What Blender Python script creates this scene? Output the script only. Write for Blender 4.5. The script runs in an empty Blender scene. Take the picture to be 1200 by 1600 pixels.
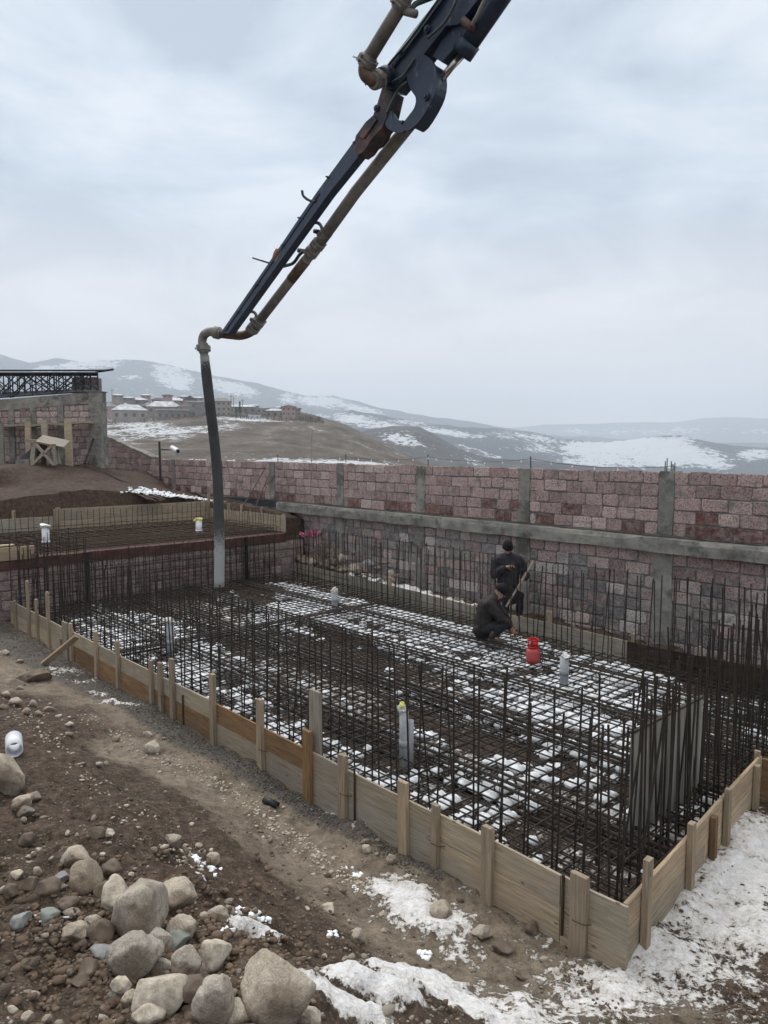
import bpy, math, random
import numpy as np
from mathutils import Vector, Matrix, noise as mnoise
random.seed(7); RS = np.random.RandomState(11)
C = bpy.context.scene.collection
R = math.radians
# ------------------------------------------------------------------ camera, sky, sun, exposure
CAM_Z = 3.45; F = 1150.0; PITCH = R(4.97)
cam_d = bpy.data.cameras.new('camera'); cam = bpy.data.objects.new('camera', cam_d); C.objects.link(cam)
cam.location = (0, 0, CAM_Z); cam.rotation_euler = (R(90) - PITCH, 0, 0)
cam_d.sensor_fit = 'VERTICAL'; cam_d.sensor_height = 32.0; cam_d.lens = 32.0 * F / 1600.0
cam_d.clip_start = 0.05; cam_d.clip_end = 60000
sc = bpy.context.scene; sc.camera = cam
sc.view_settings.view_transform = 'Standard'; sc.view_settings.look = 'None'
sc.view_settings.exposure = 0.56
sc.cycles.volume_bounces = 2; sc.cycles.volume_step_rate = 1; sc.view_settings.gamma = 1.0
SUN_EL, SUN_ROT = R(48), R(-35)
w = bpy.data.worlds.new('World'); sc.world = w; w.use_nodes = True
def build_world():
    nt = w.node_tree; N = nt.nodes; L = nt.links; N.clear()
    out = N.new('ShaderNodeOutputWorld')
    sky = N.new('ShaderNodeTexSky'); sky.sky_type = 'NISHITA'; sky.sun_disc = False
    sky.sun_elevation = SUN_EL; sky.sun_rotation = SUN_ROT; sky.dust_density = 3; sky.altitude = 1200
    b1 = N.new('ShaderNodeBackground'); b1.inputs['Strength'].default_value = 0.08
    L.new(sky.outputs[0], b1.inputs['Color'])
    tc = N.new('ShaderNodeTexCoord'); sp = N.new('ShaderNodeSeparateXYZ'); L.new(tc.outputs['Generated'], sp.inputs[0])
    def m(op, a, b=None, clamp=False):
        n = N.new('ShaderNodeMath'); n.operation = op; n.use_clamp = clamp
        for i, q in enumerate((a, b)):
            if q is None: continue
            if isinstance(q, (int, float)): n.inputs[i].default_value = q
            else: L.new(q, n.inputs[i])
        return n.outputs[0]
    zz = m('MAXIMUM', sp.outputs['Z'], 0.0)
    den = m('ADD', zz, 0.22)
    cx = m('DIVIDE', sp.outputs['X'], den); cy = m('DIVIDE', sp.outputs['Y'], den)
    cb = N.new('ShaderNodeCombineXYZ'); L.new(cx, cb.inputs[0]); L.new(cy, cb.inputs[1]); cb.inputs[2].default_value = 3.7
    n1 = N.new('ShaderNodeTexNoise'); n1.inputs['Scale'].default_value = 1.75; n1.inputs['Detail'].default_value = 9
    n1.inputs['Roughness'].default_value = 0.55; n1.inputs['Distortion'].default_value = 0.5; L.new(cb.outputs[0], n1.inputs['Vector'])
    r1 = N.new('ShaderNodeValToRGB'); L.new(n1.outputs['Fac'], r1.inputs['Fac'])
    e = r1.color_ramp.elements
    e[0].position = 0.40; e[0].color = (0.36, 0.43, 0.51, 1)
    e[1].position = 0.62; e[1].color = (0.64, 0.685, 0.735, 1)
    k = e.new(0.5); k.color = (0.475, 0.545, 0.62, 1)
    # paler, slightly warm band low over the hills
    hz = m('DIVIDE', zz, 0.30, True)
    r2 = N.new('ShaderNodeValToRGB'); L.new(hz, r2.inputs['Fac'])
    e = r2.color_ramp.elements
    e[0].position = 0.0; e[0].color = (1, 1, 1, 1); e[1].position = 1.0; e[1].color = (0, 0, 0, 1)
    k = e.new(0.45); k.color = (.55, .55, .55, 1)
    mx = N.new('ShaderNodeMixRGB'); L.new(r2.outputs[0], mx.inputs['Fac']); L.new(r1.outputs[0], mx.inputs[1])
    mx.inputs[2].default_value = (0.93, 0.80, 0.72, 1)
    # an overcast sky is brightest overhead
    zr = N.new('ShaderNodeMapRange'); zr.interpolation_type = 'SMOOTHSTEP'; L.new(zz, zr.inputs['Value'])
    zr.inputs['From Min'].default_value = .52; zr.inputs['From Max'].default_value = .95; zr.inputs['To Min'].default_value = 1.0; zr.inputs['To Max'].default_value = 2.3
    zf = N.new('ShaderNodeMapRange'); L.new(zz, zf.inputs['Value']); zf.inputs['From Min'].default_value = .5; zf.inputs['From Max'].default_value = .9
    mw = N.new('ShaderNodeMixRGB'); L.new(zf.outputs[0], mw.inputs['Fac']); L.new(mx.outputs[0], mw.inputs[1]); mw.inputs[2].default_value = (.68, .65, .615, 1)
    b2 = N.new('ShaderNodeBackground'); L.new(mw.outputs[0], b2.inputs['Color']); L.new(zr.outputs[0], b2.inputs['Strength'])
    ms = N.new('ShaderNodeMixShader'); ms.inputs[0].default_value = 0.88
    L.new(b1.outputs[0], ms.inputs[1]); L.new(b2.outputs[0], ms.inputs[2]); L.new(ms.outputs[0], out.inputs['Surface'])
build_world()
sun_d = bpy.data.lights.new('sun', 'SUN'); sun = bpy.data.objects.new('sun', sun_d); C.objects.link(sun)
sun_d.energy = 1.5; sun_d.angle = R(22); sun_d.color = (1.0, 0.97, 0.92)
sd = Vector((math.sin(SUN_ROT) * math.cos(SUN_EL), math.cos(SUN_ROT) * math.cos(SUN_EL), math.sin(SUN_EL)))
sun.rotation_euler = (-sd).to_track_quat('-Z', 'Y').to_euler()

# ------------------------------------------------------------------ helpers
cp_, sp_ = math.cos(PITCH), math.sin(PITCH)
FW = np.array([0, cp_, -sp_]); UP = np.array([0, sp_, cp_]); CAM = np.array([0, 0, CAM_Z])
def ray(px, py):
    return np.array([(px - 600) / F, 0, 0]) + FW + UP * (-(py - 800) / F)
def atz(px, py, z):
    d = ray(px, py); return CAM + d * ((z - CAM_Z) / d[2])
def atd(px, py, depth): return CAM + ray(px, py) * depth
def proj(x, y, z):
    X = np.asarray(x, float); Y = np.asarray(y, float); Z = np.asarray(z, float) - CAM_Z
    D = Y * cp_ - Z * sp_; V = Y * sp_ + Z * cp_
    D = np.maximum(D, 1e-3)
    return 600 + F * X / D, 800 - F * V / D
C0 = np.array([1.58, 4.60]); UU = np.array([-.677, .736]); VV = np.array([.736, .677])
def W(u, v, z=0.0):
    p = C0 + UU * u + VV * v; return np.array([p[0], p[1], z])
def toUV(x, y):
    dx = np.asarray(x) - C0[0]; dy = np.asarray(y) - C0[1]
    return dx * UU[0] + dy * UU[1], dx * VV[0] + dy * VV[1]
def on_v(px, v0):
    """u at which image column px meets the vertical plane v = v0"""
    d = ray(px, 760); a = C0 + VV * v0   # s*d.xy = a + UU*u
    M = np.array([[d[0], -UU[0]], [d[1], -UU[1]]]); s, u = np.linalg.solve(M, a); return u
def on_u(px, u0):
    d = ray(px, 760); a = C0 + UU * u0
    M = np.array([[d[0], -VV[0]], [d[1], -VV[1]]]); s, v = np.linalg.solve(M, a); return v

def hsh(ix, iy, seed):
    h = (ix.astype(np.int64) * 374761393 + iy.astype(np.int64) * 668265263 + seed * 974634777) & 0xffffffff
    h = ((h ^ (h >> 13)) * 1274126177) & 0xffffffff
    h = h ^ (h >> 16)
    return (h & 0xffffff) / float(0xffffff)
def vnoise(x, y, seed=0):
    x = np.asarray(x, float); y = np.asarray(y, float)
    ix = np.floor(x); iy = np.floor(y); fx = x - ix; fy = y - iy
    fx = fx * fx * (3 - 2 * fx); fy = fy * fy * (3 - 2 * fy)
    a = hsh(ix, iy, seed); b = hsh(ix + 1, iy, seed); c = hsh(ix, iy + 1, seed); d = hsh(ix + 1, iy + 1, seed)
    return (a * (1 - fx) + b * fx) * (1 - fy) + (c * (1 - fx) + d * fx) * fy
def fbm(x, y, oct=4, seed=0, gain=.5):
    s = 0; a = 1; t = 0; x = np.asarray(x, float); y = np.asarray(y, float)
    for i in range(oct):
        s = s + a * vnoise(x, y, seed + i * 17); t += a; a *= gain
        x, y = x * 1.62 + y * 1.18 + 3.1, y * 1.62 - x * 1.18 + 7.7
    return s / t
def sstep(a, b, x):
    t = np.clip((np.asarray(x, float) - a) / (b - a), 0, 1); return t * t * (3 - 2 * t)

class MB:
    def __init__(s): s.v = []; s.f = []; s.c = []
    def add(s, vs, fs, col=None):
        o = len(s.v); s.v.extend([tuple(map(float, p)) for p in vs]); s.f.extend([tuple(i + o for i in f) for f in fs])
        if col is not None: s.c.extend([col] * len(fs))
        return s
    def box(s, a, b, col=None, M=None):
        x0, y0, z0 = a; x1, y1, z1 = b
        vs = [(x0,y0,z0),(x1,y0,z0),(x1,y1,z0),(x0,y1,z0),(x0,y0,z1),(x1,y0,z1),(x1,y1,z1),(x0,y1,z1)]
        if M is not None: vs = [M @ Vector(p) for p in vs]
        return s.add(vs, [(0,3,2,1),(4,5,6,7),(0,1,5,4),(1,2,6,5),(2,3,7,6),(3,0,4,7)], col)
    def obox(s, p, ax, ay, az, col=None):
        """box with centre p and half-axis vectors"""
        p, ax, ay, az = (np.array(q, float) for q in (p, ax, ay, az))
        vs = [p + i*ax + j*ay + k*az for k in (-1,1) for i, j in ((-1,-1),(1,-1),(1,1),(-1,1))]
        return s.add(vs, [(0,3,2,1),(4,5,6,7),(0,1,5,4),(1,2,6,5),(2,3,7,6),(3,0,4,7)], col)
    def ring_loft(s, rings, cap=True, col=None, closed=True):
        n = len(rings[0]); vs = [p for r in rings for p in r]; fs = []
        for i in range(len(rings) - 1):
            for j in range(n if closed else n-1):
                k = (j + 1) % n
                fs.append((i*n+j, i*n+k, (i+1)*n+k, (i+1)*n+j))
        if cap: fs.append(tuple(range(n))[::-1]); fs.append(tuple((len(rings)-1)*n + j for j in range(n)))
        return s.add(vs, fs, col)
    def tube(s, pts, rad, n=8, cap=True, col=None):
        pts = [np.array(p, float) for p in pts]; rings = []
        rr = rad if hasattr(rad, '__len__') else [rad] * len(pts)
        prev = None
        for i, p in enumerate(pts):
            if i == 0: t = pts[1] - p
            elif i == len(pts)-1: t = p - pts[i-1]
            else:
                a = p - pts[i-1]; b = pts[i+1] - p
                t = a/(np.linalg.norm(a)+1e-9) + b/(np.linalg.norm(b)+1e-9)
            t = t / (np.linalg.norm(t) + 1e-9)
            if prev is None:
                h = np.array([0,0,1.]) if abs(t[2]) < .9 else np.array([1.,0,0])
                a = np.cross(t, h)
            else: a = prev - t * np.dot(prev, t)
            a /= np.linalg.norm(a) + 1e-9; prev = a; b = np.cross(t, a)
            rings.append([p + rr[i]*(math.cos(q)*a + math.sin(q)*b) for q in [2*math.pi*k/n for k in range(n)]])
        return s.ring_loft(rings, cap, col)
    def mesh(s, name, smooth=False):
        me = bpy.data.meshes.new(name); me.from_pydata(s.v, [], s.f)
        if s.c and len(s.c) == len(s.f):
            at = me.color_attributes.new('col', 'FLOAT_COLOR', 'CORNER')
            cnt = [len(f) for f in s.f]
            arr = np.repeat(np.array([(*c[:3], 1.0) for c in s.c], dtype=np.float32), cnt, axis=0)
            at.data.foreach_set('color', arr.ravel())
        me.polygons.foreach_set('use_smooth', [smooth]*len(me.polygons)); me.update()
        return me
    def build(s, name, mat, parent=None, smooth=False):
        return link(name, s.mesh(name, smooth), mat, parent)
def fixn(me):
    import bmesh
    bm = bmesh.new(); bm.from_mesh(me); bmesh.ops.recalc_face_normals(bm, faces=bm.faces); bm.to_mesh(me); bm.free(); return me
def link(name, me, mat, parent=None, M=None):
    o = bpy.data.objects.new(name, me); C.objects.link(o)
    if mat is not None and len(me.materials) == 0: me.materials.append(mat)
    off = Vector((0, 0, 0))
    q = parent
    while q is not None: off += q.location; q = q.parent
    if parent is not None: o.parent = parent
    if M is None: o.location = -off
    else: o.matrix_local = Matrix.Translation(-off) @ M
    return o
def tag(o, label=None, cat=None, group=None, kind=None):
    if label: o['label'] = label
    if cat: o['category'] = cat
    if group: o['group'] = group
    if kind: o['kind'] = kind
    return o
def thing(name, label, cat, loc=(0,0,0), group=None):
    o = bpy.data.objects.new(name, None); C.objects.link(o); o.location = tuple(float(q) for q in loc); o.empty_display_size = .1
    return tag(o, label, cat, group)
def dup(o, parent=None):
    c = o.copy(); C.objects.link(c)
    if parent is not None: c.parent = parent
    for ch in o.children: dup(ch, c)
    return c

# ------------------------------------------------------------------ materials
class NB:
    def __init__(s, name):
        s.m = bpy.data.materials.new(name); s.m.use_nodes = True; s.nt = s.m.node_tree; s.N = s.nt.nodes; s.L = s.nt.links
        s.b = s.N['Principled BSDF']; s.tc = s.N.new('ShaderNodeTexCoord')
    def put(s, sock, q):
        if isinstance(q, (int, float)): sock.default_value = q
        elif isinstance(q, tuple): sock.default_value = q if len(q) == 4 or len(sock.default_value) == 3 else (*q, 1)
        else: s.L.new(q, sock)
    def coord(s, kind='Object', scale=(1,1,1)):
        m = s.N.new('ShaderNodeMapping'); s.L.new(s.tc.outputs[kind], m.inputs[0]); m.inputs['Scale'].default_value = scale; return m.outputs[0]
    def noise(s, scale, detail=4, rough=.55, vec=None, dist=0, out='Fac'):
        n = s.N.new('ShaderNodeTexNoise'); n.inputs['Scale'].default_value = scale; n.inputs['Detail'].default_value = detail
        n.inputs['Roughness'].default_value = rough; n.inputs['Distortion'].default_value = dist
        s.L.new(vec if vec is not None else s.tc.outputs['Object'], n.inputs['Vector']); return n.outputs[out]
    def voro(s, scale, vec=None, feature='F1', out='Distance'):
        n = s.N.new('ShaderNodeTexVoronoi'); n.feature = feature; n.inputs['Scale'].default_value = scale
        s.L.new(vec if vec is not None else s.tc.outputs['Object'], n.inputs['Vector']); return n.outputs[out]
    def ramp(s, fac, stops):
        n = s.N.new('ShaderNodeValToRGB'); s.put(n.inputs['Fac'], fac); e = n.color_ramp.elements
        while len(e) < len(stops): e.new(.5)
        for k, (p, c) in enumerate(stops):
            e[k].position = p; e[k].color = (c, c, c, 1) if isinstance(c, (int, float)) else (*c, 1)
        return n.outputs[0]
    def mix(s, fac, a, b, mode='MIX'):
        n = s.N.new('ShaderNodeMixRGB'); n.blend_type = mode
        s.put(n.inputs[0], fac); s.put(n.inputs[1], a); s.put(n.inputs[2], b); return n.outputs[0]
    def math(s, op, a, b=0.0, clamp=False):
        n = s.N.new('ShaderNodeMath'); n.operation = op; n.use_clamp = clamp; s.put(n.inputs[0], a); s.put(n.inputs[1], b); return n.outputs[0]
    def attr(s, name, out='Fac'):
        n = s.N.new('ShaderNodeAttribute'); n.attribute_name = name; return n.outputs[out]
    def objrand(s): return s.N.new('ShaderNodeObjectInfo').outputs['Random']
    def bump(s, h, dist=.01, strength=1.0):
        n = s.N.new('ShaderNodeBump'); n.inputs['Distance'].default_value = dist; n.inputs['Strength'].default_value = strength
        s.L.new(h, n.inputs['Height']); s.L.new(n.outputs[0], s.b.inputs['Normal'])
    def done(s, col, rough=.8, metal=0.0, spec=.3):
        s.put(s.b.inputs['Base Color'], col); s.put(s.b.inputs['Roughness'], rough); s.put(s.b.inputs['Metallic'], metal)
        s.b.inputs['Specular IOR Level'].default_value = spec; return s.m
M = {}
def simple(name, c1, c2, scale=8, rough=.8, metal=0.0, bump=.003, detail=5, spec=.3, vec=None):
    n = NB(name); v = n.coord(scale=vec) if vec else None
    f = n.noise(scale, detail, .6, v); c = n.ramp(f, [(.3, c1), (.7, c2)])
    if bump: n.bump(f, bump)
    M[name] = n.done(c, rough, metal, spec); return M[name]
def mats():
    # volcanic tuff blocks: each block has its own colour, all pitted
    n = NB('tuff'); a = n.attr('col', 'Color'); s1 = n.noise(38, 5, .75); s2 = n.noise(9, 4, .6); s3 = n.noise(90, 2, .5)
    pit = n.ramp(s1, [(.40, .34), (.52, 1.06)])
    c = n.mix(1.0, a, pit, 'MULTIPLY')
    c = n.mix(n.ramp(s2, [(.45, 0.0), (.75, .45)]), c, (.55, .47, .45))
    c = n.mix(n.ramp(s3, [(.6, 0.0), (.72, .35)]), c, (.12, .09, .09))
    sm = n.noise(2.6, 7, .72, n.coord(scale=(1, 1, 1.6)), .4)
    c = n.mix(n.ramp(sm, [(.54, 0.0), (.62, .7)]), c, n.ramp(s2, [(.3, (.13, .125, .115)), (.7, (.27, .26, .24))]))
    n.bump(n.math('ADD', s1, n.math('MULTIPLY', s2, .6)), .016); M['tuff'] = n.done(c, .95, 0, .1)
    n = NB('mortar'); f = n.noise(14, 6, .6); g = n.noise(2.2, 4, .6)
    c = n.mix(n.ramp(g, [(.35, 0.0), (.7, .7)]), n.ramp(f, [(.3, (.095, .095, .088)), (.7, (.20, .20, .185))]), (.25, .25, .23))
    n.bump(f, .01); M['mortar'] = n.done(c, .95, 0, .1)
    n = NB('concrete'); f = n.noise(6, 7, .6); g = n.noise(1.7, 8, .75, n.coord(scale=(1, 1, 1.6))); h = n.noise(60, 2)
    c = n.ramp(f, [(.25, (.125, .122, .112)), (.75, (.25, .243, .225))])
    c = n.mix(n.ramp(g, [(.46, 0.0), (.60, .75)]), c, (.33, .32, .285))
    c = n.mix(n.ramp(n.noise(2.3, 5, .7), [(.52, 0.0), (.62, .75)]), c, (.085, .083, .072))
    n.bump(n.math('ADD', f, h), .006); M['concrete'] = n.done(c, .93, 0, .15)
    # weathered shuttering boards; grain runs along local x
    def wood(name, dark, mid, light, grime, gr=.6):
        n = NB(name); r = n.objrand()
        off = n.N.new('ShaderNodeVectorMath'); off.operation = 'ADD'; n.L.new(n.tc.outputs['Object'], off.inputs[0])
        cb = n.N.new('ShaderNodeCombineXYZ'); n.L.new(n.math('MULTIPLY', r, 37.0), cb.inputs[0]); n.L.new(n.math('MULTIPLY', r, 11.0), cb.inputs[1]); n.L.new(cb.outputs[0], off.inputs[1])
        def mp(sc):
            q = n.N.new('ShaderNodeMapping'); n.L.new(off.outputs[0], q.inputs[0]); q.inputs['Scale'].default_value = sc; return q.outputs[0]
        g = n.noise(9, 8, .65, mp((.35, 6, 6)), .6); g2 = n.noise(2.2, 5, .6, mp((.6, 1.6, 1.6))); g3 = n.noise(30, 3, .6, mp((.12, 6, 6)))
        c = n.ramp(g, [(.28, dark), (.5, mid), (.72, light)])
        c = n.mix(n.ramp(g2, [(.46, 0.0), (.66, gr)]), c, grime)
        c = n.mix(n.ramp(g3, [(.33, .45), (.45, 0.0)]), c, tuple(q * .45 for q in dark))
        v = n.voro(3.1, mp((1, 2.6, 2.6))); c = n.mix(n.ramp(v, [(.05, .75), (.09, 0.0)]), c, (.06, .035, .02))
        tint = n.ramp(r, [(0.0, (.74, .73, .72)), (.5, (.95, .93, .9)), (1.0, (1.18, 1.1, 1.0))])
        c = n.mix(1.0, c, tint, 'MULTIPLY')
        n.bump(n.math('ADD', g, g3), .003); M[name] = n.done(c, .85, 0, .2)
    wood('board', (.21, .17, .12), (.38, .32, .24), (.52, .455, .36), (.30, .28, .245), .8)
    wood('wetboard', (.11, .065, .035), (.22, .14, .075), (.30, .205, .12), (.14, .10, .07), .6)
    wood('greyboard', (.16, .145, .12), (.28, .26, .22), (.38, .35, .30), (.33, .325, .30), .75)
    wood('mudboard', (.025, .02, .015), (.06, .045, .034), (.12, .10, .08), (.03, .022, .016), .8)
    wood('stake', (.20, .155, .11), (.35, .285, .21), (.45, .385, .30), (.23, .19, .15), .7)
    # reinforcement: mill scale and rust
    n = NB('rebar'); f = n.noise(5, 5, .7, n.coord('Object')); r = n.objrand()
    c = n.ramp(f, [(.35, (.020, .017, .016)), (.56, (.040, .031, .025)), (.76, (.10, .062, .038))])
    M['rebar'] = n.done(c, .62, .35, .4)
    n = NB('rusty'); f = n.noise(3, 5, .7); c = n.ramp(f, [(.3, (.035, .026, .020)), (.58, (.085, .060, .043)), (.8, (.20, .14, .095))])
    M['rusty'] = n.done(c, .75, .2, .3)
    # snow
    n = NB('snow'); f = n.noise(22, 5, .6); g = n.noise(5, 4)
    n.bump(f, .012); n.b.inputs['Subsurface Weight'].default_value = .0
    M['snow'] = n.done(n.ramp(g, [(.3, (.72, .76, .80)), (.7, (.86, .88, .90))]), .7, 0, .3)
    # stones: own colour per stone
    n = NB('rock'); r = n.objrand(); f = n.noise(12, 8, .65); g = n.noise(120, 3, .6); h = n.noise(4.2, 4)
    base = n.ramp(r, [(0.0, (.30, .25, .19)), (.3, (.40, .345, .275)), (.55, (.48, .42, .34)), (.8, (.36, .325, .28)), (1.0, (.52, .465, .385))])
    c = n.mix(1.0, base, n.ramp(f, [(.3, .68), (.7, 1.12)]), 'MULTIPLY')
    c = n.mix(1.0, c, n.ramp(g, [(.36, .74), (.60, 1.08)]), 'MULTIPLY')
    c = n.mix(n.ramp(h, [(.46, 0.0), (.62, .75)]), c, (.14, .10, .07))
    geo_ = n.N.new('ShaderNodeTexNoise'); geo_.inputs['Scale'].default_value = 30; geo_.inputs['Detail'].default_value = 6; n.L.new(n.tc.outputs['Object'], geo_.inputs['Vector'])
    c = n.mix(n.ramp(geo_.outputs['Fac'], [(.58, 0.0), (.68, .5)]), c, (.10, .075, .055))
    n.bump(n.math('ADD', f, n.math('MULTIPLY', g, .35)), .012); M['rock'] = n.done(c, .9, 0, .25)
    simple('darkrock', (.07, .053, .042), (.20, .158, .122), 9, .9, 0, .01)
    simple('paleRock', (.26, .225, .175), (.60, .54, .45), 22, .9, 0, .012, 8)
    simple('greenRock', (.15, .17, .155), (.29, .31, .285), 7, .85, 0, .008)
    simple('greyRock', (.16, .16, .16), (.33, .33, .325), 9, .85, 0, .01)
    simple('clod', (.06, .042, .029), (.17, .122, .086), 14, .95, 0, .01)
    simple('gravel', (.04, .037, .034), (.15, .138, .124), 25, .9, 0, .004)
    # pump boom
    n = NB('boompaint'); f = n.noise(3, 6, .7); g = n.noise(8, 7, .75, n.coord(scale=(1, 1, .35))); h = n.noise(1.1, 3)
    c = n.ramp(f, [(.3, (.012, .022, .045)), (.7, (.035, .055, .095))])
    c = n.mix(n.ramp(g, [(.60, 0.0), (.66, .8)]), c, (.12, .15, .19)); c = n.mix(n.ramp(g, [(.28, .8), (.33, 0.0)]), c, (.13, .07, .05))
    n.bump(g, .002); M['boompaint'] = n.done(c, .42, .1, .5)
    n = NB('boomrust'); f = n.noise(6, 6, .7)
    M['boomrust'] = n.done(n.ramp(f, [(.35, (.022, .028, .045)), (.5, (.06, .045, .05)), (.68, (.18, .10, .075))]), .6, .1, .4)
    simple('orangerust', (.30, .12, .045), (.50, .22, .08), 14, .7, 0, .002)
    n = NB('pipemetal'); f = n.noise(7, 6, .7); g = n.noise(2, 4, .6)
    c = n.ramp(f, [(.25, (.12, .117, .105)), (.6, (.25, .245, .225)), (.8, (.36, .35, .32))]); c = n.mix(n.ramp(g, [(.60, 0.0), (.74, .45)]), c, (.12, .085, .06))
    n.bump(f, .003); M['pipemetal'] = n.done(c, .65, .2, .35)
    simple('pipebrown', (.055, .04, .03), (.19, .135, .10), 9, .6, .2, .003)
    simple('chrome', (.35, .34, .32), (.55, .54, .52), 5, .2, .9, 0, spec=.5)
    simple('hydhose', (.03, .05, .048), (.07, .10, .10), 5, .5)
    n = NB('rubber'); f = n.noise(4, 5, .7); g = n.noise(26, 4, .7)
    sp = n.N.new('ShaderNodeSeparateXYZ'); n.L.new(n.tc.outputs['Object'], sp.inputs[0])
    hz = n.math('ADD', sp.outputs['Z'], n.math('MULTIPLY', n.math('SUBTRACT', g, .5), .8))
    cem = n.ramp(n.math('DIVIDE', hz, 6.0), [(.30, 1.0), (.335, .38), (.36, .10), (.60, .03), (.795, .06), (.81, .5)])
    c = n.mix(cem, n.ramp(f, [(.3, (.014, .015, .017)), (.7, (.035, .037, .04))]), (.30, .31, .31))
    n.bump(g, .004); M['rubber'] = n.done(c, .7, 0, .3)
    simple('pvc', (.22, .235, .25), (.36, .38, .40), 6, .45, 0, .001)
    simple('whitepvc', (.55, .57, .60), (.72, .74, .77), 6, .4, 0, .001)
    simple('plastic', (.36, .36, .33), (.62, .62, .58), 14, .35, 0, .006)
    simple('yellow', (.55, .55, .08), (.75, .74, .30), 14, .4, 0, .006)
    simple('gasred', (.36, .05, .055), (.50, .10, .10), 5, .45, 0, .0005)
    simple('gasbrightred', (.42, .012, .012), (.55, .02, .02), 5, .4, 0, 0)
    simple('blackplastic', (.012, .012, .013), (.03, .03, .032), 6, .5, 0, .001)
    simple('jacket', (.014, .014, .019), (.038, .037, .045), 22, .85, 0, .01)
    simple('jacketbrown', (.015, .013, .013), (.036, .030, .028), 22, .85, 0, .01)
    simple('trousers', (.012, .012, .016), (.03, .03, .036), 18, .9, 0, .01)
    simple('hat', (.006, .006, .007), (.016, .016, .018), 60, .95, 0, .004)
    simple('boots', (.04, .032, .025), (.11, .09, .07), 20, .8, 0, .003)
    simple('skin', (.36, .19, .14), (.46, .26, .19), 12, .6, 0, .001)
    simple('pinkcloth', (.30, .10, .10), (.45, .20, .18), 14, .9)
    simple('glove', (.10, .09, .08), (.22, .2, .18), 30, .9)
    simple('truss', (.012, .016, .026), (.03, .036, .05), 5, .6, .2, 0)
    simple('housewall', (.24, .21, .195), (.34, .31, .285), .3, .9, 0, 0)
    simple('housepink', (.33, .24, .22), (.42, .32, .29), .3, .9, 0, 0)
    simple('housegrey', (.17, .165, .16), (.25, .24, .23), .3, .9, 0, 0)
    simple('houseroofdark', (.07, .065, .07), (.11, .10, .10), .5, .9, 0, 0)
    simple('roofsnow', (.30, .31, .33), (.66, .68, .71), .35, .8, 0, 0)
    simple('windowglass', (.07, .075, .08), (.14, .14, .145), 2, .2, 0, 0)
    simple('bark', (.06, .05, .04), (.12, .10, .08), 5, .95, 0, .01)
    simple('twigs', (.07, .06, .055), (.14, .12, .105), 1, .95, 0, 0)
    simple('conifer', (.02, .04, .025), (.05, .08, .05), 1, .9, 0, 0)
    simple('petal', (.42, .05, .16), (.62, .16, .32), 30, .7, 0, 0)
    simple('leaf', (.03, .06, .025), (.08, .12, .05), 20, .8, 0, 0)
    simple('wire', (.02, .02, .02), (.04, .04, .04), 5, .6, 0, 0)
    simple('bulb', (.55, .56, .55), (.7, .7, .7), 5, .25, 0, 0)
    simple('redbeam', (.055, .028, .024), (.12, .06, .05), 5, .9, 0, .01)
    simple('floorconcrete', (.05, .043, .035), (.13, .115, .095), 3, .9, 0, .01)
    simple('panelwood', (.13, .125, .11), (.36, .35, .32), 3.5, .85, 0, .003, vec=(3.2, 3.2, .35))
    simple('darkedge', (.03, .025, .02), (.07, .06, .05), 3.5, .85, 0, .003)
    # site ground: soil with masks for snow, gravel and the trodden path
    n = NB('soil'); v = n.tc.outputs['Object']
    f = n.noise(2.2, 8, .62); g = n.noise(11, 7, .68); h = n.noise(48, 5, .65); vo = n.voro(26); big = n.noise(.7, 4)
    dark = n.ramp(g, [(.28, (.018, .012, .008)), (.5, (.062, .043, .030)), (.72, (.15, .11, .078))])
    path = n.ramp(g, [(.27, (.10, .079, .058)), (.5, (.205, .168, .127)), (.73, (.31, .263, .205))])
    pm = n.math('ADD', n.attr('path'), n.math('MULTIPLY', n.math('SUBTRACT', f, .5), 1.1), True)
    c = n.mix(n.ramp(pm, [(.35, 0.0), (.65, 1.0)]), dark, path)
    c = n.mix(n.ramp(h, [(.55, 0.0), (.70, .55)]), c, (.30, .25, .19))
    red = n.math('MULTIPLY', n.ramp(big, [(.5, 0.0), (.62, .35)]), n.ramp(g, [(.4, 0.0), (.6, 1.0)]))
    c = n.mix(red, c, (.11, .06, .04))
    gm = n.math('ADD', n.attr('gravel'), n.math('MULTIPLY', n.math('SUBTRACT', g, .5), 1.3), True)
    gc = n.ramp(vo, [(.05, (.05, .046, .042)), (.5, (.11, .10, .09)), (.9, (.03, .026, .023))])
    c = n.mix(n.ramp(gm, [(.4, 0.0), (.6, .9)]), c, gc)
    fl = n.ramp(n.attr('terrace'), [(0.0, 0.0), (1.0, .75)])
    c = n.mix(fl, c, n.ramp(g, [(.3, (.030, .018, .013)), (.7, (.075, .045, .033))]))
    sf = n.noise(16, 7, .72)
    sm = n.math('ADD', n.attr('snow'), n.math('ADD', n.math('MULTIPLY', n.math('SUBTRACT', sf, .5), 1.7), n.math('MULTIPLY', n.math('SUBTRACT', f, .5), .8)), True)
    smask = n.ramp(sm, [(.44, 0.0), (.52, 1.0)])
    sc2 = n.ramp(n.noise(9, 9, .78), [(.3, (.44, .39, .33)), (.45, (.72, .71, .70)), (.62, (.86, .87, .88))])
    dirt = n.ramp(sm, [(.48, 0.0), (.72, 1.0)])
    scol = n.mix(dirt, (.50, .46, .41), sc2)
    c = n.mix(smask, c, scol)
    hh = n.math('ADD', n.math('ADD', g, n.math('MULTIPLY', h, .35)), n.math('MULTIPLY', vo, .25))
    hh = n.math('ADD', hh, n.math('MULTIPLY', smask, .45))
    n.bump(hh, .05); M['soil'] = n.done(c, n.ramp(f, [(.3, .72), (.7, .95)]), 0, .25)
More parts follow.
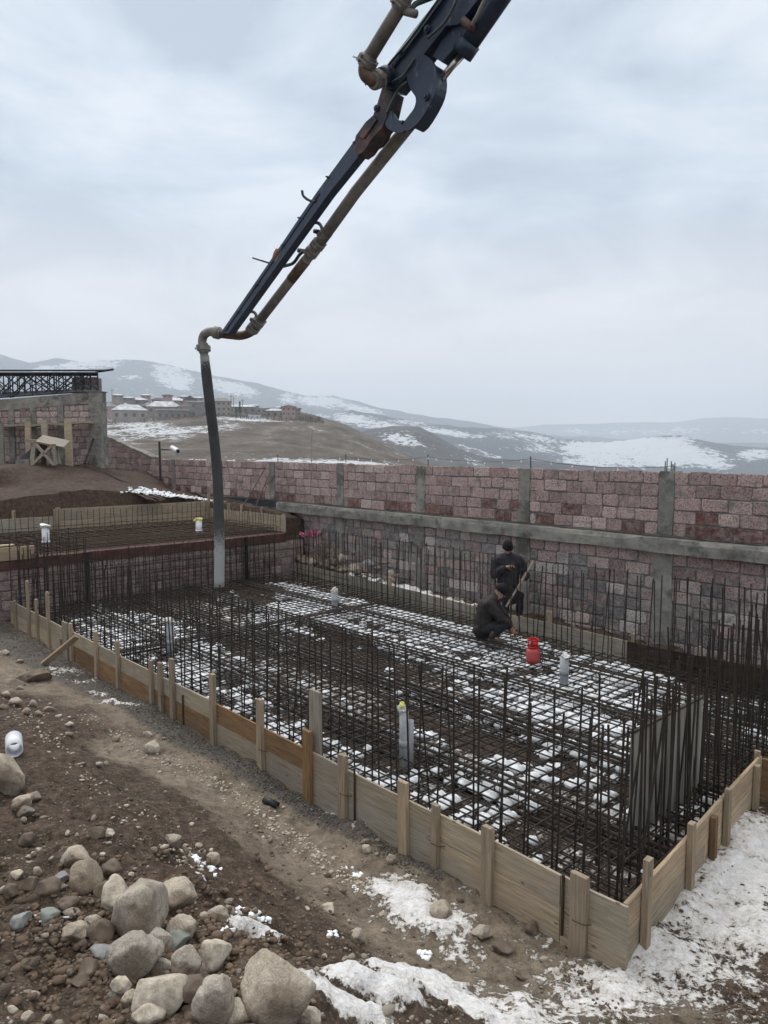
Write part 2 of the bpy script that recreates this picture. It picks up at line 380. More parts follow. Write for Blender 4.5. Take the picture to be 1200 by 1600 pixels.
def hillmat(name, k, tint):
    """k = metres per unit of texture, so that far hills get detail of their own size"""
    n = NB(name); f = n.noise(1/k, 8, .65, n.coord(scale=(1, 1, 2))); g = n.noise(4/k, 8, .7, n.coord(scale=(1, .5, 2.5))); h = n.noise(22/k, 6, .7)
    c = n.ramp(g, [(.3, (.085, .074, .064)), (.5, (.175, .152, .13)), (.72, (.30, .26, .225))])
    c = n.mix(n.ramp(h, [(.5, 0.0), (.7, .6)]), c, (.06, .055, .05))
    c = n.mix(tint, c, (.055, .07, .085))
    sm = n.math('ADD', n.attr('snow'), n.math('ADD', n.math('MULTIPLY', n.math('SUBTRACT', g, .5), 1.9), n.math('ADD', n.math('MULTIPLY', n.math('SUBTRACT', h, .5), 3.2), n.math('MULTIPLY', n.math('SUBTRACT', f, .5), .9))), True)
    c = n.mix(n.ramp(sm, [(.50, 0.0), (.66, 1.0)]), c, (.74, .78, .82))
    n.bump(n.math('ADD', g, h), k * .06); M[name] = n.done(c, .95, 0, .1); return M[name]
mats()
# ------------------------------------------------------------------ the ground: one sheet out to the horizon
def rbf(pts):
    P = np.array(pts, float); X = P[:, :2]
    D = np.linalg.norm(X[:, None] - X[None], axis=2)
    A = np.block([[D, np.ones((len(P), 1)), X], [np.ones((1, len(P))), np.zeros((1, 3))], [X.T, np.zeros((2, 3))]])
    s = np.linalg.solve(A + np.eye(len(A)) * 1e-9, np.r_[P[:, 2], 0, 0, 0])
    def f(x, y):
        x = np.asarray(x, float); y = np.asarray(y, float); z = s[-3] + s[-2] * x + s[-1] * y
        for (a, b), c in zip(X, s): z = z + c * np.sqrt((x - a) ** 2 + (y - b) ** 2)
        return z
    return f
fr = [(60,1010,0.0),(20,985,.03),(150,1080,.0),(250,1150,.0),(330,1250,-.02),(450,1350,-.03),(560,1430,-.02),(700,1530,.05),(850,1590,.08),
      (250,1100,0.02),(400,1190,.02),(550,1290,0),(700,1370,0),(850,1460,0),(975,1510,-.03),(40,1080,.05),(180,1180,.1),
      (0,1090,.30),(100,1190,.48),(200,1290,.72),(300,1390,.95),(400,1480,1.08),(500,1545,1.16),(650,1600,1.10),
      (110,1130,.25),(0,1200,.62),(0,1300,.86),(100,1400,1.08),(0,1420,1.12),(0,1500,1.25),(150,1550,1.30),(300,1600,1.45),(0,1600,1.45),(430,1560,1.34),(250,1450,1.12),
      (350,1330,.35),(450,1430,.45),(560,1500,.52),(660,1560,.62),(270,1240,.25),(150,1140,.18),
      (1020,1480,-.02),(1180,1295,-.12),(1100,1385,-.08),(1200,1400,.02),(1200,1600,.12),(1050,1600,.10),(1150,1330,-.06),(1000,1560,.02)]
P1 = [tuple(atz(a, b, c)[:2]) + (c,) for a, b, c in fr]
P1 += [(0,0,1.75),(-2,0,1.8),(2,0,1.2),(-4,2,1.5),(0,-6,1.9),(-8,-3,1.8),(8,-3,1.0),(6,3,.3),(7,9,.0),(10,6,.3),(-12,6,1.2),(-11,11,.5),(4.3,7.6,-.12),(-14,14,.6)]
H1 = rbf(P1)
tr = [(90,800,1.95),(250,792,1.95),(340,790,1.98),(0,812,1.85),(0,762,2.35),(120,770,2.3),(0,732,2.87),(110,730,2.87),(200,760,2.35),(230,775,2.1)]
P2 = [tuple(atz(a, b, c)[:2]) + (c,) for a, b, c in tr]
P2 += [tuple(W(u, 7.3)[:2]) + (z,) for u, z in ((13.4,1.55),(15,1.75),(18,1.8),(21,2.0),(25,2.3))] + [(-9.2,24.5,2.75),(-12,25.5,2.9),(-18,25,2.9),(-14,30,2.9),(-30,25,2.8),(-22,15,1.9),(-20,22,2.6),(-8,27,2.6)]
H2 = rbf(P2)
def far_base(r): return np.interp(r, [0, 30, 80, 200, 500, 1500, 4000, 12000, 40000], [0, -4, -25, -60, -90, -120, -120, -60, 0])
_vc = [float(toUV(*atz(a, b, c)[:2])[1]) for a, b, c in ((1200,1045,.46),(1000,1005,.46),(453,878,.44))]
def vk_of(u): return np.interp(u, [-5, 0, 4, 13.4], [_vc[0]-.1, _vc[0], _vc[1], _vc[2]]) + .03   # line of the back shuttering
def ground_z(x, y, rough=True):
    x = np.asarray(x, float); y = np.asarray(y, float); u, v = toUV(x, y); r = np.hypot(x, y)
    z1 = H1(x, y)
    # strip in front of the shuttering and the hill of spoil get their own lumps
    md = sstep(.15, .8, z1)
    z = z1.copy()
    if rough:
        z = z + (fbm(x*1.7, y*1.7, 5, 3) - .5) * (.10 + .22 * md) + (fbm(x*7, y*7, 4, 9) - .5) * (.05 + .085 * md) + (np.abs(fbm(x*15, y*15, 3, 19) - .5)) * -(.02 + .05*md)
        rut = fbm((u*.35), v*3.2, 3, 21); z = z + (rut - .5) * .07 * sstep(-.5, -1.2, v)
    # pit floor, the gap behind it, the terrace
    fl = 0.02 + (fbm(x*3, y*3, 3, 5) - .5) * .03
    vk = vk_of(u)
    inpit = (u > -0.02) & (u < 13.5) & (v > -0.02) & (v < vk) | (u <= 0) & (v > 3.2) & (v < vk) & (u > -6)
    t_edge = 1.0
    z = np.where(inpit, fl, z)
    gap = np.interp(u, [-8, 3, 8.5, 10, 11.3, 12.4, 13.5], [.02, .12, .28, .36, .48, .52, .56])
    if rough: gap = gap + (fbm(x*4, y*4, 4, 31) - .5) * .22
    z = np.where((v >= vk) & (v < 7.9) & (u < 13.5) & (u > -6), gap, z)
    z2 = H2(x, y)
    if rough: z2 = z2 + (fbm(x*1.2, y*1.2, 5, 41) - .5) * .22 + (fbm(x*6, y*6, 3, 43) - .5) * .06
    ter = (u >= 13.5)
    up = (u >= 13.5) & (u < 17.45) & (v > -3) & (v < 6.78)
    left = (u >= 13.5) & (v <= 0.0)
    z = np.where(ter, z2, z); z = np.where(up, 1.02, z)
    zl = np.interp(v, [-9, -5, -3, 0], [1.3, 1.15, 1.08, 1.08]); z = np.where((u >= 13.5) & (u < 17.45) & (v <= -3), zl, z)
    # land falls away beyond the block wall and far off
    fb = far_base(r)
    k = sstep(8.0, 13, v) * (u < 30) ; k = np.maximum(k, sstep(30, 60, r))
    zz = z * (1 - k) + (fb - 1.5) * k
    beyond = (v >= 7.9) & (u < 40)
    zz = np.where(beyond & (v < 13), np.where(u > 13.5, 1.6, .3) * (1-sstep(8,13,v)) + (fb - 1.5) * sstep(8,13,v), zz)
    return zz
SP = []   # snow patches: world x, y, rx, ry, weight
for px, py, z, rx, ry, wt in [(600,1385,0,.12,.2,.8),(640,1410,0,.16,.25,1),(690,1440,0,.2,.16,.8),(575,1395,0,.10,.1,.6),(600,1430,0,.2,.12,.5),(720,1470,.05,.2,.15,.6),
     (615,1500,.4,.14,.14,1.1),(690,1520,.3,.3,.15,1.1),(660,1545,.5,.22,.1,1.),(560,1525,1.0,.14,.1,1.),(600,1550,.9,.16,.1,1.1),(530,1575,1.15,.20,.10,1.1),(740,1560,.3,.3,.2,1.1),
     (820,1560,.15,.35,.25,.9),(900,1540,.1,.35,.3,.8),(800,1600,.2,.3,.2,1.),(870,1500,.03,.25,.2,.5),(960,1540,.05,.4,.3,1.),(1040,1500,.0,.4,.3,1.),(1100,1430,.0,.4,.35,1.1),
     (1160,1380,.0,.4,.4,1.2),(1190,1450,.0,.5,.5,1.0),(1190,1560,.1,.35,.3,.5),(1190,1330,-.05,.4,.5,1.1),(1250,1400,0,.8,1.0,1.),(1060,1580,.05,.3,.2,.6),(960,1590,.1,.3,.2,.5),
     (1080,1500,.05,.5,.5,.85),(1150,1560,.1,.6,.4,.72),(1000,1540,.05,.4,.3,.85),(1130,1420,.0,.5,.5,1.0),(930,1570,.1,.3,.3,.9),(860,1590,.15,.3,.2,.9),(100,1047,0,.30,.20,.6),(130,1062,0,.25,.12,.6),(155,1085,0,.25,.14,.55),(190,1107,0,.25,.10,.7),(310,1345,.9,.06,.05,1),(395,1430,1.,.12,.05,1.1),(345,1455,1.05,.08,.05,.6),(120,1050,0,.2,.1,.5),
     (60,1235,.7,.08,.05,.3),(215,1220,.5,.14,.06,.4),(540,1262,0,.2,.12,.65),(500,1252,0,.25,.1,.45),(570,1290,0,.2,.1,.5),(750,1380,0,.25,.15,.5),(800,1420,0,.25,.15,.4),(860,1470,0,.3,.15,.5)]:
    p = atz(px, py, z); SP.append((p[0], p[1], rx, ry, wt))
for u, v, ru, rv, wt in [(9,6.95,1.2,.25,1.1),(7.6,6.95,.8,.2,.9),(6.2,6.9,.6,.2,.6)]:
    p = W(u, v); SP.append((p[0], p[1], ru, rv, -wt))
def snow_attr(x, y):
    s = np.zeros_like(x); u, v = toUV(x, y)
    for a, b, rx, ry, wt in SP:
        if wt > 0: q = ((x - a) / (rx * 1.5)) ** 2 + ((y - b) / (ry * 1.5)) ** 2
        else:
            uu, vv = toUV(a, b); q = ((u - uu) / rx) ** 2 + ((v - vv) / rv_(ry)) ** 2; wt = -wt
        s = np.maximum(s, wt * np.exp(-q * .9))
    return s
def rv_(r): return r
def grid_mesh(name, xs, ys, zf, attrs):
    nu, nv = xs.shape
    co = np.empty((nu * nv, 3), np.float32); co[:, 0] = xs.ravel(); co[:, 1] = ys.ravel(); co[:, 2] = zf.ravel()
    i = np.arange(nu - 1)[:, None] * nv + np.arange(nv - 1)[None]
    q = np.stack([i, i + nv, i + nv + 1, i + 1], -1).reshape(-1, 4).astype(np.int32)
    me = bpy.data.meshes.new(name); me.vertices.add(len(co)); me.vertices.foreach_set('co', co.ravel())
    me.loops.add(q.size); me.loops.foreach_set('vertex_index', q.ravel())
    me.polygons.add(len(q)); me.polygons.foreach_set('loop_start', np.arange(0, q.size, 4, dtype=np.int32))
    me.update(calc_edges=True); me.validate()
    me.polygons.foreach_set('use_smooth', np.ones(len(me.polygons), bool))
    for k, a in attrs.items():
        at = me.attributes.new(k, 'FLOAT', 'POINT'); at.data.foreach_set('value', a.ravel().astype(np.float32))
    return me
def spaced(segs):
    out = []
    for a, b, st in segs: out += list(np.arange(a, b - 1e-6, st))
    out.append(segs[-1][1]); return np.array(out)
def geo(a, b, n): return list(np.geomspace(a, b, n))
us = np.array([-q for q in geo(7, 40000, 34)][::-1] + list(spaced([(-6.8,-3,.12),(-3,0,.04),(0,8,.028),(8,13.44,.05)])) + [13.49, 13.51] + list(spaced([(13.6,17.4,.25),(17.44,26,.12),(26,40,.8)])) + geo(42, 40000, 30))
vs = np.array([-q for q in geo(8, 40000, 30)][::-1] + list(spaced([(-7.8,-5.2,.1),(-5.2,-.04,.028)])) + [-.02, .0] + list(spaced([(.06,4,.06),(4,5.5,.12),(5.56,7.9,.03)])) + list(spaced([(7.95,14,.5)])) + geo(15, 40000, 40))
gu, gv = np.meshgrid(us, vs, indexing='ij')
gx = C0[0] + UU[0] * gu + VV[0] * gv; gy = C0[1] + UU[1] * gu + VV[1] * gv
gz = ground_z(gx, gy); near = np.hypot(gx, gy) < 40
sn = np.where(near, snow_attr(gx, gy), 0)
sn = np.where((gu < .5) & (gv > -1.2), sn*.71, sn)
sfull = np.clip(sn + (fbm(gx*6, gy*6, 4, 77) - .5) * .9, 0, 1)
gz = gz + np.where(near, sstep(.40, .75, sfull) * (.03 + .06*np.clip(sfull,0,1)*fbm(gx*9, gy*9, 3, 88)), 0)
front = (gv < 0)
gr = np.where((gv < 0.05) & (gu > -1), np.exp(-((gv + np.interp(gu, [0,5,9,14],[.12,.22,.36,.7])) / np.interp(gu, [0,5,9,14],[.12,.22,.34,.6])) ** 2), 0) * np.interp(gu, [1.5, 3.5, 6, 14], [.25, .8, 1, 1])
z1 = H1(gx, gy)
pa = np.where(front, np.clip(1.0 - sstep(.08, .35, z1), 0, 1), 0) * .62
pin = (gv > .02) & (gv < vk_of(gu) - .05) & (gu < 13.3) & (gu > -3.9) & ((gu > .11*gv) | (gv > 3.35))
sn = np.where(pin & near, np.clip(.42 + (fbm(gu*.5, gv*3.4, 3, 61)-.5)*1.2, 0, .55), sn)
terr = np.where((gu > 13.4) & (gv > -4), 1.0, 0.0)
ground = link('ground', grid_mesh('ground', gx, gy, gz, dict(snow=sn, gravel=gr, path=pa, terrace=terr)), M['soil'])
tag(ground, kind='structure')
def gpt(px, py):
    """where the view ray meets the ground"""
    d = ray(px, py); t = np.concatenate([np.arange(1.2, 12, .01), np.arange(12, 45, .05)])
    P = CAM[None] + d[None] * t[:, None]
    k = np.argmax(P[:, 2] <= ground_z(P[:, 0], P[:, 1]))
    return P[k]

# ------------------------------------------------------------------ distant hills
def az(px): return math.atan2((px - 600) / F, cp_ + sp_ * (150 / F))
def hill(name, rows, nr, na, amp, fscale, snows, far, pxr=(-500, 1700), thick=None):
    A = np.linspace(az(pxr[0]), az(pxr[1]), na); rr = [r for r, _ in rows]
    R_ = np.geomspace(rr[0], rr[-1], nr)
    pxs = 600 + F * np.tan(A) * (cp_ + sp_ * 150 / F)
    tz = []
    for r, prof in rows:
        py = np.interp(pxs, [p[0] for p in prof], [p[1] for p in prof])
        dz = -sp_ - cp_ * (py - 800) / F; dy = cp_ - sp_ * (py - 800) / F; dx = (pxs - 600) / F
        tz.append(dz / np.hypot(dx, dy))
    tz = np.array(tz); T = np.empty((nr, na)); lr = np.log(rr)
    for j in range(na): T[:, j] = np.interp(np.log(R_), lr, tz[:, j])
    RR, AA = np.meshgrid(R_, A, indexing='ij'); x = RR * np.sin(AA); y = RR * np.cos(AA)
    z = CAM_Z + T * RR
    s = fscale
    z = z + (fbm(x * s, y * s, 5, 5 + int(rr[0])) - .5) * amp + (np.abs(fbm(x * s * 3.1, y * s * 3.1, 4, 15) - .5)) * -amp * .5
    ppx, ppy = proj(x, y, z); sn = np.zeros_like(x)
    for a, b, rx, ry, ang, wt in snows:
        ca, sa = math.cos(R(ang)), math.sin(R(ang)); dx = ppx - a; dy = ppy - b
        q = ((dx * ca + dy * sa) / rx) ** 2 + ((-dx * sa + dy * ca) / ry) ** 2
        sn = np.maximum(sn, wt * np.exp(-q ** 2 * .7))
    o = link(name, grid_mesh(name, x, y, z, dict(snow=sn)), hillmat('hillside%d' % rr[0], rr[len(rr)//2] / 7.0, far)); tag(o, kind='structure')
    return lambda px, r, py: CAM + ray(px, py) * (r / math.hypot(ray(px, py)[0], ray(px, py)[1]))
def shift(p, d): return [(a, b + d) for a, b in p]
edge = [(-500,650),(150,668),(230,660),(300,652),(345,650),(400,655),(450,657),(500,663),(540,672),(580,690),(620,706),(660,722),(720,748),(800,790),(1700,900)]
back = [(-500,628),(165,630),(330,632),(400,638),(450,640),(500,652),(540,664),(580,684),(620,704),(660,724),(720,750),(800,800),(1700,900)]
hill('hills', [(110, [(-500,745),(700,760),(1700,820)]), (170, [(-500,722),(300,722),(640,736),(760,790),(1700,850)]), (300, [(-500,680),(160,690),(300,682),(450,685),(560,706),(660,732),(800,790),(1700,900)]),
     (400, edge), (620, back), (900, shift(back, 40))], 200, 460, 5, .012,
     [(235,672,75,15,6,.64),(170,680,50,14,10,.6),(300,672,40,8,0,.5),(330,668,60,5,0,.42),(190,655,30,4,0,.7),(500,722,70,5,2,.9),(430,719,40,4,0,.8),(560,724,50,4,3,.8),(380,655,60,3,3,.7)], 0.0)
hill('hills', [(950, [(-500,760),(1700,800)]), (1300, [(-500,700),(500,700),(560,680),(613,672),(653,675),(700,696),(760,715),(1700,790)]),
     (1500, [(-500,690),(500,692),(540,679),(575,668),(613,663),(653,665),(680,678),(700,690),(727,706),(760,722),(850,745),(1700,800)]), (2000, [(-500,720),(1700,800)])], 120, 400, 14, .004,
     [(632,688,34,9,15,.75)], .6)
hill('hills', [(2050, [(-500,740),(1700,790)]), (2600, [(-500,700),(400,690),(520,668),(600,672),(700,685),(800,700),(850,722),(900,735),(1000,738),(1150,738),(1700,745)]),
     (3200, [(-500,640),(400,655),(505,657),(525,643),(547,637),(575,641),(620,652),(700,664),(760,669),(830,673),(880,683),(930,689),(985,684),(1020,679),(1063,678),(1100,688),(1150,698),(1200,700),(1300,690),(1700,690)]),
     (4200, [(-500,720),(1700,740)])], 160, 480, 34, .0022,
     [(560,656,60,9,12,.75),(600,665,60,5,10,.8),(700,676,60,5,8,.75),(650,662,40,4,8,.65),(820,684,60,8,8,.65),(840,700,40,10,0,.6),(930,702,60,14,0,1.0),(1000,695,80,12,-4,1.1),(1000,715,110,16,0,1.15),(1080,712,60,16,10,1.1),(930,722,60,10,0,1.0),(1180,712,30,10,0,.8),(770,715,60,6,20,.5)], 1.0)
hill('hills', [(4300, [(-500,700),(1700,760)]), (5000, [(-500,600),(0,590),(100,596),(200,600),(300,612),(400,632),(500,640),(600,650),(700,668),(760,680),(1700,730)]),
     (5700, [(-500,530),(-100,545),(0,553),(30,562),(50,567),(75,563),(90,560),(130,566),(165,562),(200,561),(240,564),(270,571),(300,580),(340,590),(400,600),(440,610),(480,617),(520,617),(560,623),(590,632),(640,642),(700,650),(740,657),(790,668),(860,680),(1700,720)]), (7500, [(-500,650),(1700,760)])], 140, 480, 60, .0012,
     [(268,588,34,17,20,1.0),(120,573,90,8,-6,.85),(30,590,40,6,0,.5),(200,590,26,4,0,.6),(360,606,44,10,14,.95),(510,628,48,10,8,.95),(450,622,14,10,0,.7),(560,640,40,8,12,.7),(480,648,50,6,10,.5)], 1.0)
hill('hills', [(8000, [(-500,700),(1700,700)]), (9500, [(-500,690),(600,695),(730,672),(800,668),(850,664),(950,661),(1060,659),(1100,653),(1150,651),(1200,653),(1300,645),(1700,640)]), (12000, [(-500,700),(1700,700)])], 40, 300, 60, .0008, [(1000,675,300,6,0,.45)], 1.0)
hz = MB(); hz.box((-10500, -300, -400), (10500, 12600, 900))
o = hz.build('haze', None); tag(o, kind='stuff')
hm = bpy.data.materials.new('hazeair'); hm.use_nodes = True; hm.node_tree.nodes.clear()
_o = hm.node_tree.nodes.new('ShaderNodeOutputMaterial'); _v = hm.node_tree.nodes.new('ShaderNodeVolumePrincipled')
_v.inputs['Color'].default_value = (.82, .905, 1.0, 1); _v.inputs['Density'].default_value = 0.00021; _v.inputs['Anisotropy'].default_value = 0
hm.node_tree.links.new(_v.outputs[0], _o.inputs['Volume']); o.data.materials.append(hm)
# ------------------------------------------------------------------ block walls
PINKS = [(.42,.305,.285),(.36,.265,.25),(.47,.36,.34),(.32,.235,.225),(.52,.41,.385),(.40,.30,.28),(.28,.205,.195)]
REDS = [(.18,.095,.085),(.15,.08,.072),(.21,.11,.095)]
GREYS = [(.24,.22,.22),(.30,.275,.265),(.20,.19,.19),(.36,.31,.30),(.27,.235,.23),(.33,.25,.24),(.44,.36,.345)]
rnd = random.Random(5)
def block(mb, P, a, b, z0, z1, n, dep, col, jit=.010):
    """one roughly squared stone: face from a to b along the wall, proud of the joint by dep"""
    c = .010 + rnd.random() * .026
    j = lambda s=jit: rnd.uniform(-s, s)
    pts = [(a+c*rnd.uniform(.5,1.8)+j(), z0+j(.011)), (b-c*rnd.uniform(.5,1.8)+j(), z0+j(.006)), (b+j(.006), z0+c+j(.006)), (b+j(.006), z1-c+j(.006)),
           (b-c*rnd.uniform(.5,1.8), z1+j(.008)), (a+c*rnd.uniform(.5,1.8), z1+j(.008)), (a+j(.006), z1-c), (a+j(.006), z0+c)]
    ca, cz = (a+b)/2, (z0+z1)/2; d1 = dep * rnd.uniform(.5, 1.4)
    base = [P(q, 0, z) for q, z in pts]; mid = [P(q, dep*.55, z) for q, z in pts]
    top = [P(ca+(q-ca)*.93, d1+j(.004), cz+(z-cz)*.89) for q, z in pts]; cen = P(ca, d1*1.15, cz)
    vs = base + mid + top + [cen]; fs = []
    for i in range(8):
        k = (i+1) % 8; fs += [(i, k, 8+k, 8+i), (8+i, 8+k, 16+k, 16+i), (16+i, 16+k, 24)]
    mb.add(vs, fs, col)
def masonry(P, spans, z0, rows, rh, bl, dep, pick, gap=.014, top_fn=None, zf=None):
    """P(s, n, z) maps along / outwards / up to the world. spans = list of (s0, s1) free of columns"""
    mb = MB()
    for (s0, s1) in spans:
        for r in range(rows):
            za = z0 + r*rh; s = s0 - rnd.uniform(0, bl*.6)
            while s < s1 - .02:
                ln = bl * rnd.uniform(.72, 1.2); a, b = max(s, s0), min(s+ln, s1); s += ln
                if b - a < .07: continue
                if b > s1 - .1: b = s1
                lim = top_fn((a+b)/2) if top_fn else 1e9
                zb = za + rh
                if za + rh*.35 > lim: continue
                wob = rnd.uniform(-.008, .008)
                block(mb, P, a+gap/2, b-gap/2, za+gap/2+wob, min(zb, lim)-gap/2+wob, 0, dep, pick(r, rows, (a+b)/2))
    return mb
def strip_prism(P, outline, n0, n1):
    """prism of an (s, z) outline between offsets n0 and n1"""
    A = [P(s, n0, z) for s, z in outline]; B = [P(s, n1, z) for s, z in outline]; n = len(outline)
    mb = MB(); mb.add(A + B, [tuple(range(n)), tuple(range(2*n-1, n-1, -1))] + [(i, n+i, n+(i+1) % n, (i+1) % n) for i in range(n)])
    return mb
WV = 7.4
def Pw(s, n, z): return W(s, WV - n, z)          # s runs along u; n outwards to the viewer
ZB, ZT = 2.0, 3.07                                # underside of upper masonry, top of the wall
wall = thing('block_wall', 'long wall of pink tuff blocks with concrete posts behind the rebar pit', 'wall', W(6, WV, 0))
colu = [-2.2, .6] + [on_v(px, WV) for px in (1042, 820, 658, 532, 426, 345, 272)]
cw = .13
LEFT_END = on_v(163, WV)
colu_sorted = sorted(colu)
ends = [-5] + colu_sorted + [LEFT_END]
spans = [(a + (cw if i else 0), b - (cw if i < len(ends)-2 else 0)) for i, (a, b) in enumerate(zip(ends[:-1], ends[1:]))]
u_a, u_b = on_v(240, WV), on_v(165, WV)
def top_left(s): return ZT + .01 if s < u_a else ZT + .02 + (s-u_a)/(u_b-u_a)*(atz(165,690,1)[1]*0 + .85)
def base_left(s): return float(np.interp(s, [13, 16, 20, 24, 30], [2.0, 2.0, 2.05, 2.3, 2.9]))
bk = strip_prism(Pw, [(-5, ZB-.02), (u_a, ZB-.02), (LEFT_END, ZB-.02), (LEFT_END, top_left(LEFT_END)-.03), (u_a, ZT-.03), (-5, ZT-.03)], -.26, -.004)
fixn(bk.build('mortar_bed', M['mortar'], wall).data)
def pick_up(r, R_, s):
    q = rnd.random()
    if r == 0 and q < .42 or r == 1 and q < .04: return rnd.choice(REDS)
    if q > .94: return (.56, .45, .42)
    c = rnd.choice(PINKS); c = tuple(.65*a + .35*b for a, b in zip(c, (.43,.32,.30))); k = rnd.uniform(.84, 1.14); return tuple(x*k for x in c)
um = masonry(Pw, [(a, b) for a, b in spans], ZB, 10, .2135, .40, .014, pick_up, top_fn=lambda s: top_left(s)+.02)
um.build('upper_masonry', M['tuff'], wall)
for i, u in enumerate(colu):
    m = MB(); top = ZT + rnd.uniform(-.02, .015)
    segs = 5; rings = []
    for k in range(segs+1):
        z = ZB + .02 + (top-ZB-.02)*k/segs; j = lambda: rnd.uniform(-.012, .012)
        rings.append([Pw(u-cw+j(), .02+j()*.3, z), Pw(u+cw+j(), .02+j()*.3, z), Pw(u+cw, -.27, z), Pw(u-cw, -.27, z)])
    m.ring_loft(rings); fixn(m.build('concrete_post', M['concrete'], wall).data)
# ring beam with the wider footing course under it, and the lower masonry down to the pit
m = MB(); rings = []
for k in range(61):
    u = -5 + (14.6 + 5)*k/60; j = lambda s=.008: rnd.uniform(-s, s)
    rings.append([Pw(u, -.30, ZB-.02), Pw(u, .16+j(.012), ZB-.035+j()), Pw(u, .175+j(), ZB-.10+j()), Pw(u, .17+j(), ZB-.27+j(.012)), Pw(u, -.30, ZB-.28)])
m.ring_loft(rings); fixn(m.build('ring_beam', M['concrete'], wall).data)
lowz = 0.0
lspans = [(a, b) for a, b in spans if a < 13.2]; lspans[-1] = (lspans[-1][0], min(lspans[-1][1], 14.2))
def pick_low(r, R_, s):
    q = rnd.random()
    if r == R_-1: return rnd.choice(PINKS[:4]) if s < 7 else rnd.choice(GREYS)
    if r == R_-2 and q < .45 and s < 6: return rnd.choice(PINKS)
    if q > .84: return (.50, .45, .43)
    k = rnd.uniform(.7, 1.1); return tuple(x*k for x in (rnd.choice(GREYS) if q < .66 else rnd.choice(PINKS)))
lm = masonry(Pw, lspans, .02, 8, .2125, .38, .016, pick_low, gap=.02)
lm.build('lower_masonry', M['tuff'], wall)
fixn(strip_prism(Pw, [(-5, -.2), (14.4, -.2), (14.4, ZB-.27), (-5, ZB-.27)], -.25, -.006).build('lower_mortar_bed', M['mortar'], wall).data)
for u in [q for q in colu if q < 13.5]:
    m = MB(); rings = []; hw = cw + .03
    for k in range(7):
        z = -.1 + (ZB-.28+.1)*k/6; j = lambda: rnd.uniform(-.016, .016)
        rings.append([Pw(u-hw+j(), .035+j()*.3, z), Pw(u+hw+j(), .035+j()*.3, z), Pw(u+hw, -.24, z), Pw(u-hw, -.24, z)])
    m.ring_loft(rings); fixn(m.build('lower_concrete_post', M['concrete'], wall).data)
m = MB(); rings = []
for k in range(21):
    s = u_a + (LEFT_END - u_a)*k/20; z = top_left(s); j = rnd.uniform(-.02, .02)
    rings.append([Pw(s, .03, z-.03), Pw(s, .02, z+.035+j), Pw(s, -.28, z+.035+j), Pw(s, -.28, z-.03)])
m.ring_loft(rings); fixn(m.build('mortar_cap', M['concrete'], wall).data)
# snow and loose mortar lumps along the wall top, left of the hose and beyond
def rock_mesh(name, seed, sub=3, sx=1, sy=1, sz=1, amp=.28, cuts=4, flat=.0):
    import bmesh
    r = random.Random(seed); bm = bmesh.new(); bmesh.ops.create_icosphere(bm, subdivisions=sub, radius=1)
    off = Vector((r.uniform(0, 50), r.uniform(0, 50), r.uniform(0, 50)))
    planes = [(Vector((r.gauss(0,1), r.gauss(0,1), r.gauss(0,1))).normalized(), r.uniform(.58, .84)) for _ in range(cuts+3)]
    for v in bm.verts:
        d = v.co.normalized(); k = 1 + amp * mnoise.noise(d*1.1 + off) + amp*.35*mnoise.noise(d*2.7 + off) + amp*.12*mnoise.noise(d*6.5 + off)
        p = d * k
        for n_, h in planes:
            e = p.dot(n_) - h
            if e > 0: p -= n_ * e * .93
        v.co = Vector((p.x*sx, p.y*sy, p.z*sz))
    me = bpy.data.meshes.new(name); bm.to_mesh(me); bm.free()
    me.polygons.foreach_set('use_smooth', [True]*len(me.polygons)); return me
def lumps(name, pts, mat, sub=2, seed=0):
    """many small lumps in one mesh (stuff nobody could count)"""
    base = []
    for k in range(6):
        me = rock_mesh('tmp', seed*10+k, sub, 1, 1, .75, .5, 3)
        V = np.empty(len(me.vertices)*3, np.float32); me.vertices.foreach_get('co', V); V = V.reshape(-1, 3)
        I = np.empty(len(me.loops), np.int32); me.loops.foreach_get('vertex_index', I); base.append((V, I.reshape(-1, 3))); bpy.data.meshes.remove(me)
    r = np.random.RandomState(seed+3); VV_, FF = [], []; o = 0
    for i, (x, y, z, s) in enumerate(pts):
        V, I = base[i % 6]; a = r.uniform(0, 6.28); ca, sa = math.cos(a), math.sin(a); k = np.array([s*r.uniform(.8,1.4), s*r.uniform(.7,1.1), s*r.uniform(.6,1.)])
        q = V * k; VV_.append(np.stack([q[:,0]*ca - q[:,1]*sa + x, q[:,0]*sa + q[:,1]*ca + y, q[:,2] + z], 1)); FF.append(I + o); o += len(V)
    V = np.concatenate(VV_).astype(np.float32); I = np.concatenate(FF).astype(np.int32)
    me = bpy.data.meshes.new(name); me.vertices.add(len(V)); me.vertices.foreach_set('co', V.ravel()); me.loops.add(I.size); me.loops.foreach_set('vertex_index', I.ravel())
    me.polygons.add(len(I)); me.polygons.foreach_set('loop_start', np.arange(0, I.size, 3, dtype=np.int32)); me.update(calc_edges=True)
    me.polygons.foreach_set('use_smooth', np.ones(len(I), bool)); return link(name, me, mat)
pts = []
for k in range(150):
    u = rnd.uniform(10, 22); p = Pw(u, rnd.uniform(-.22, -.02), ZT)
    if fbm(np.array([u*1.3]), np.array([0.0]), 3, 8)[0] > .46: pts.append((p[0], p[1], ZT-.005, rnd.uniform(.02, .05)))
tag(lumps('snow_crust', pts, M['snow'], 1, 4), kind='stuff')
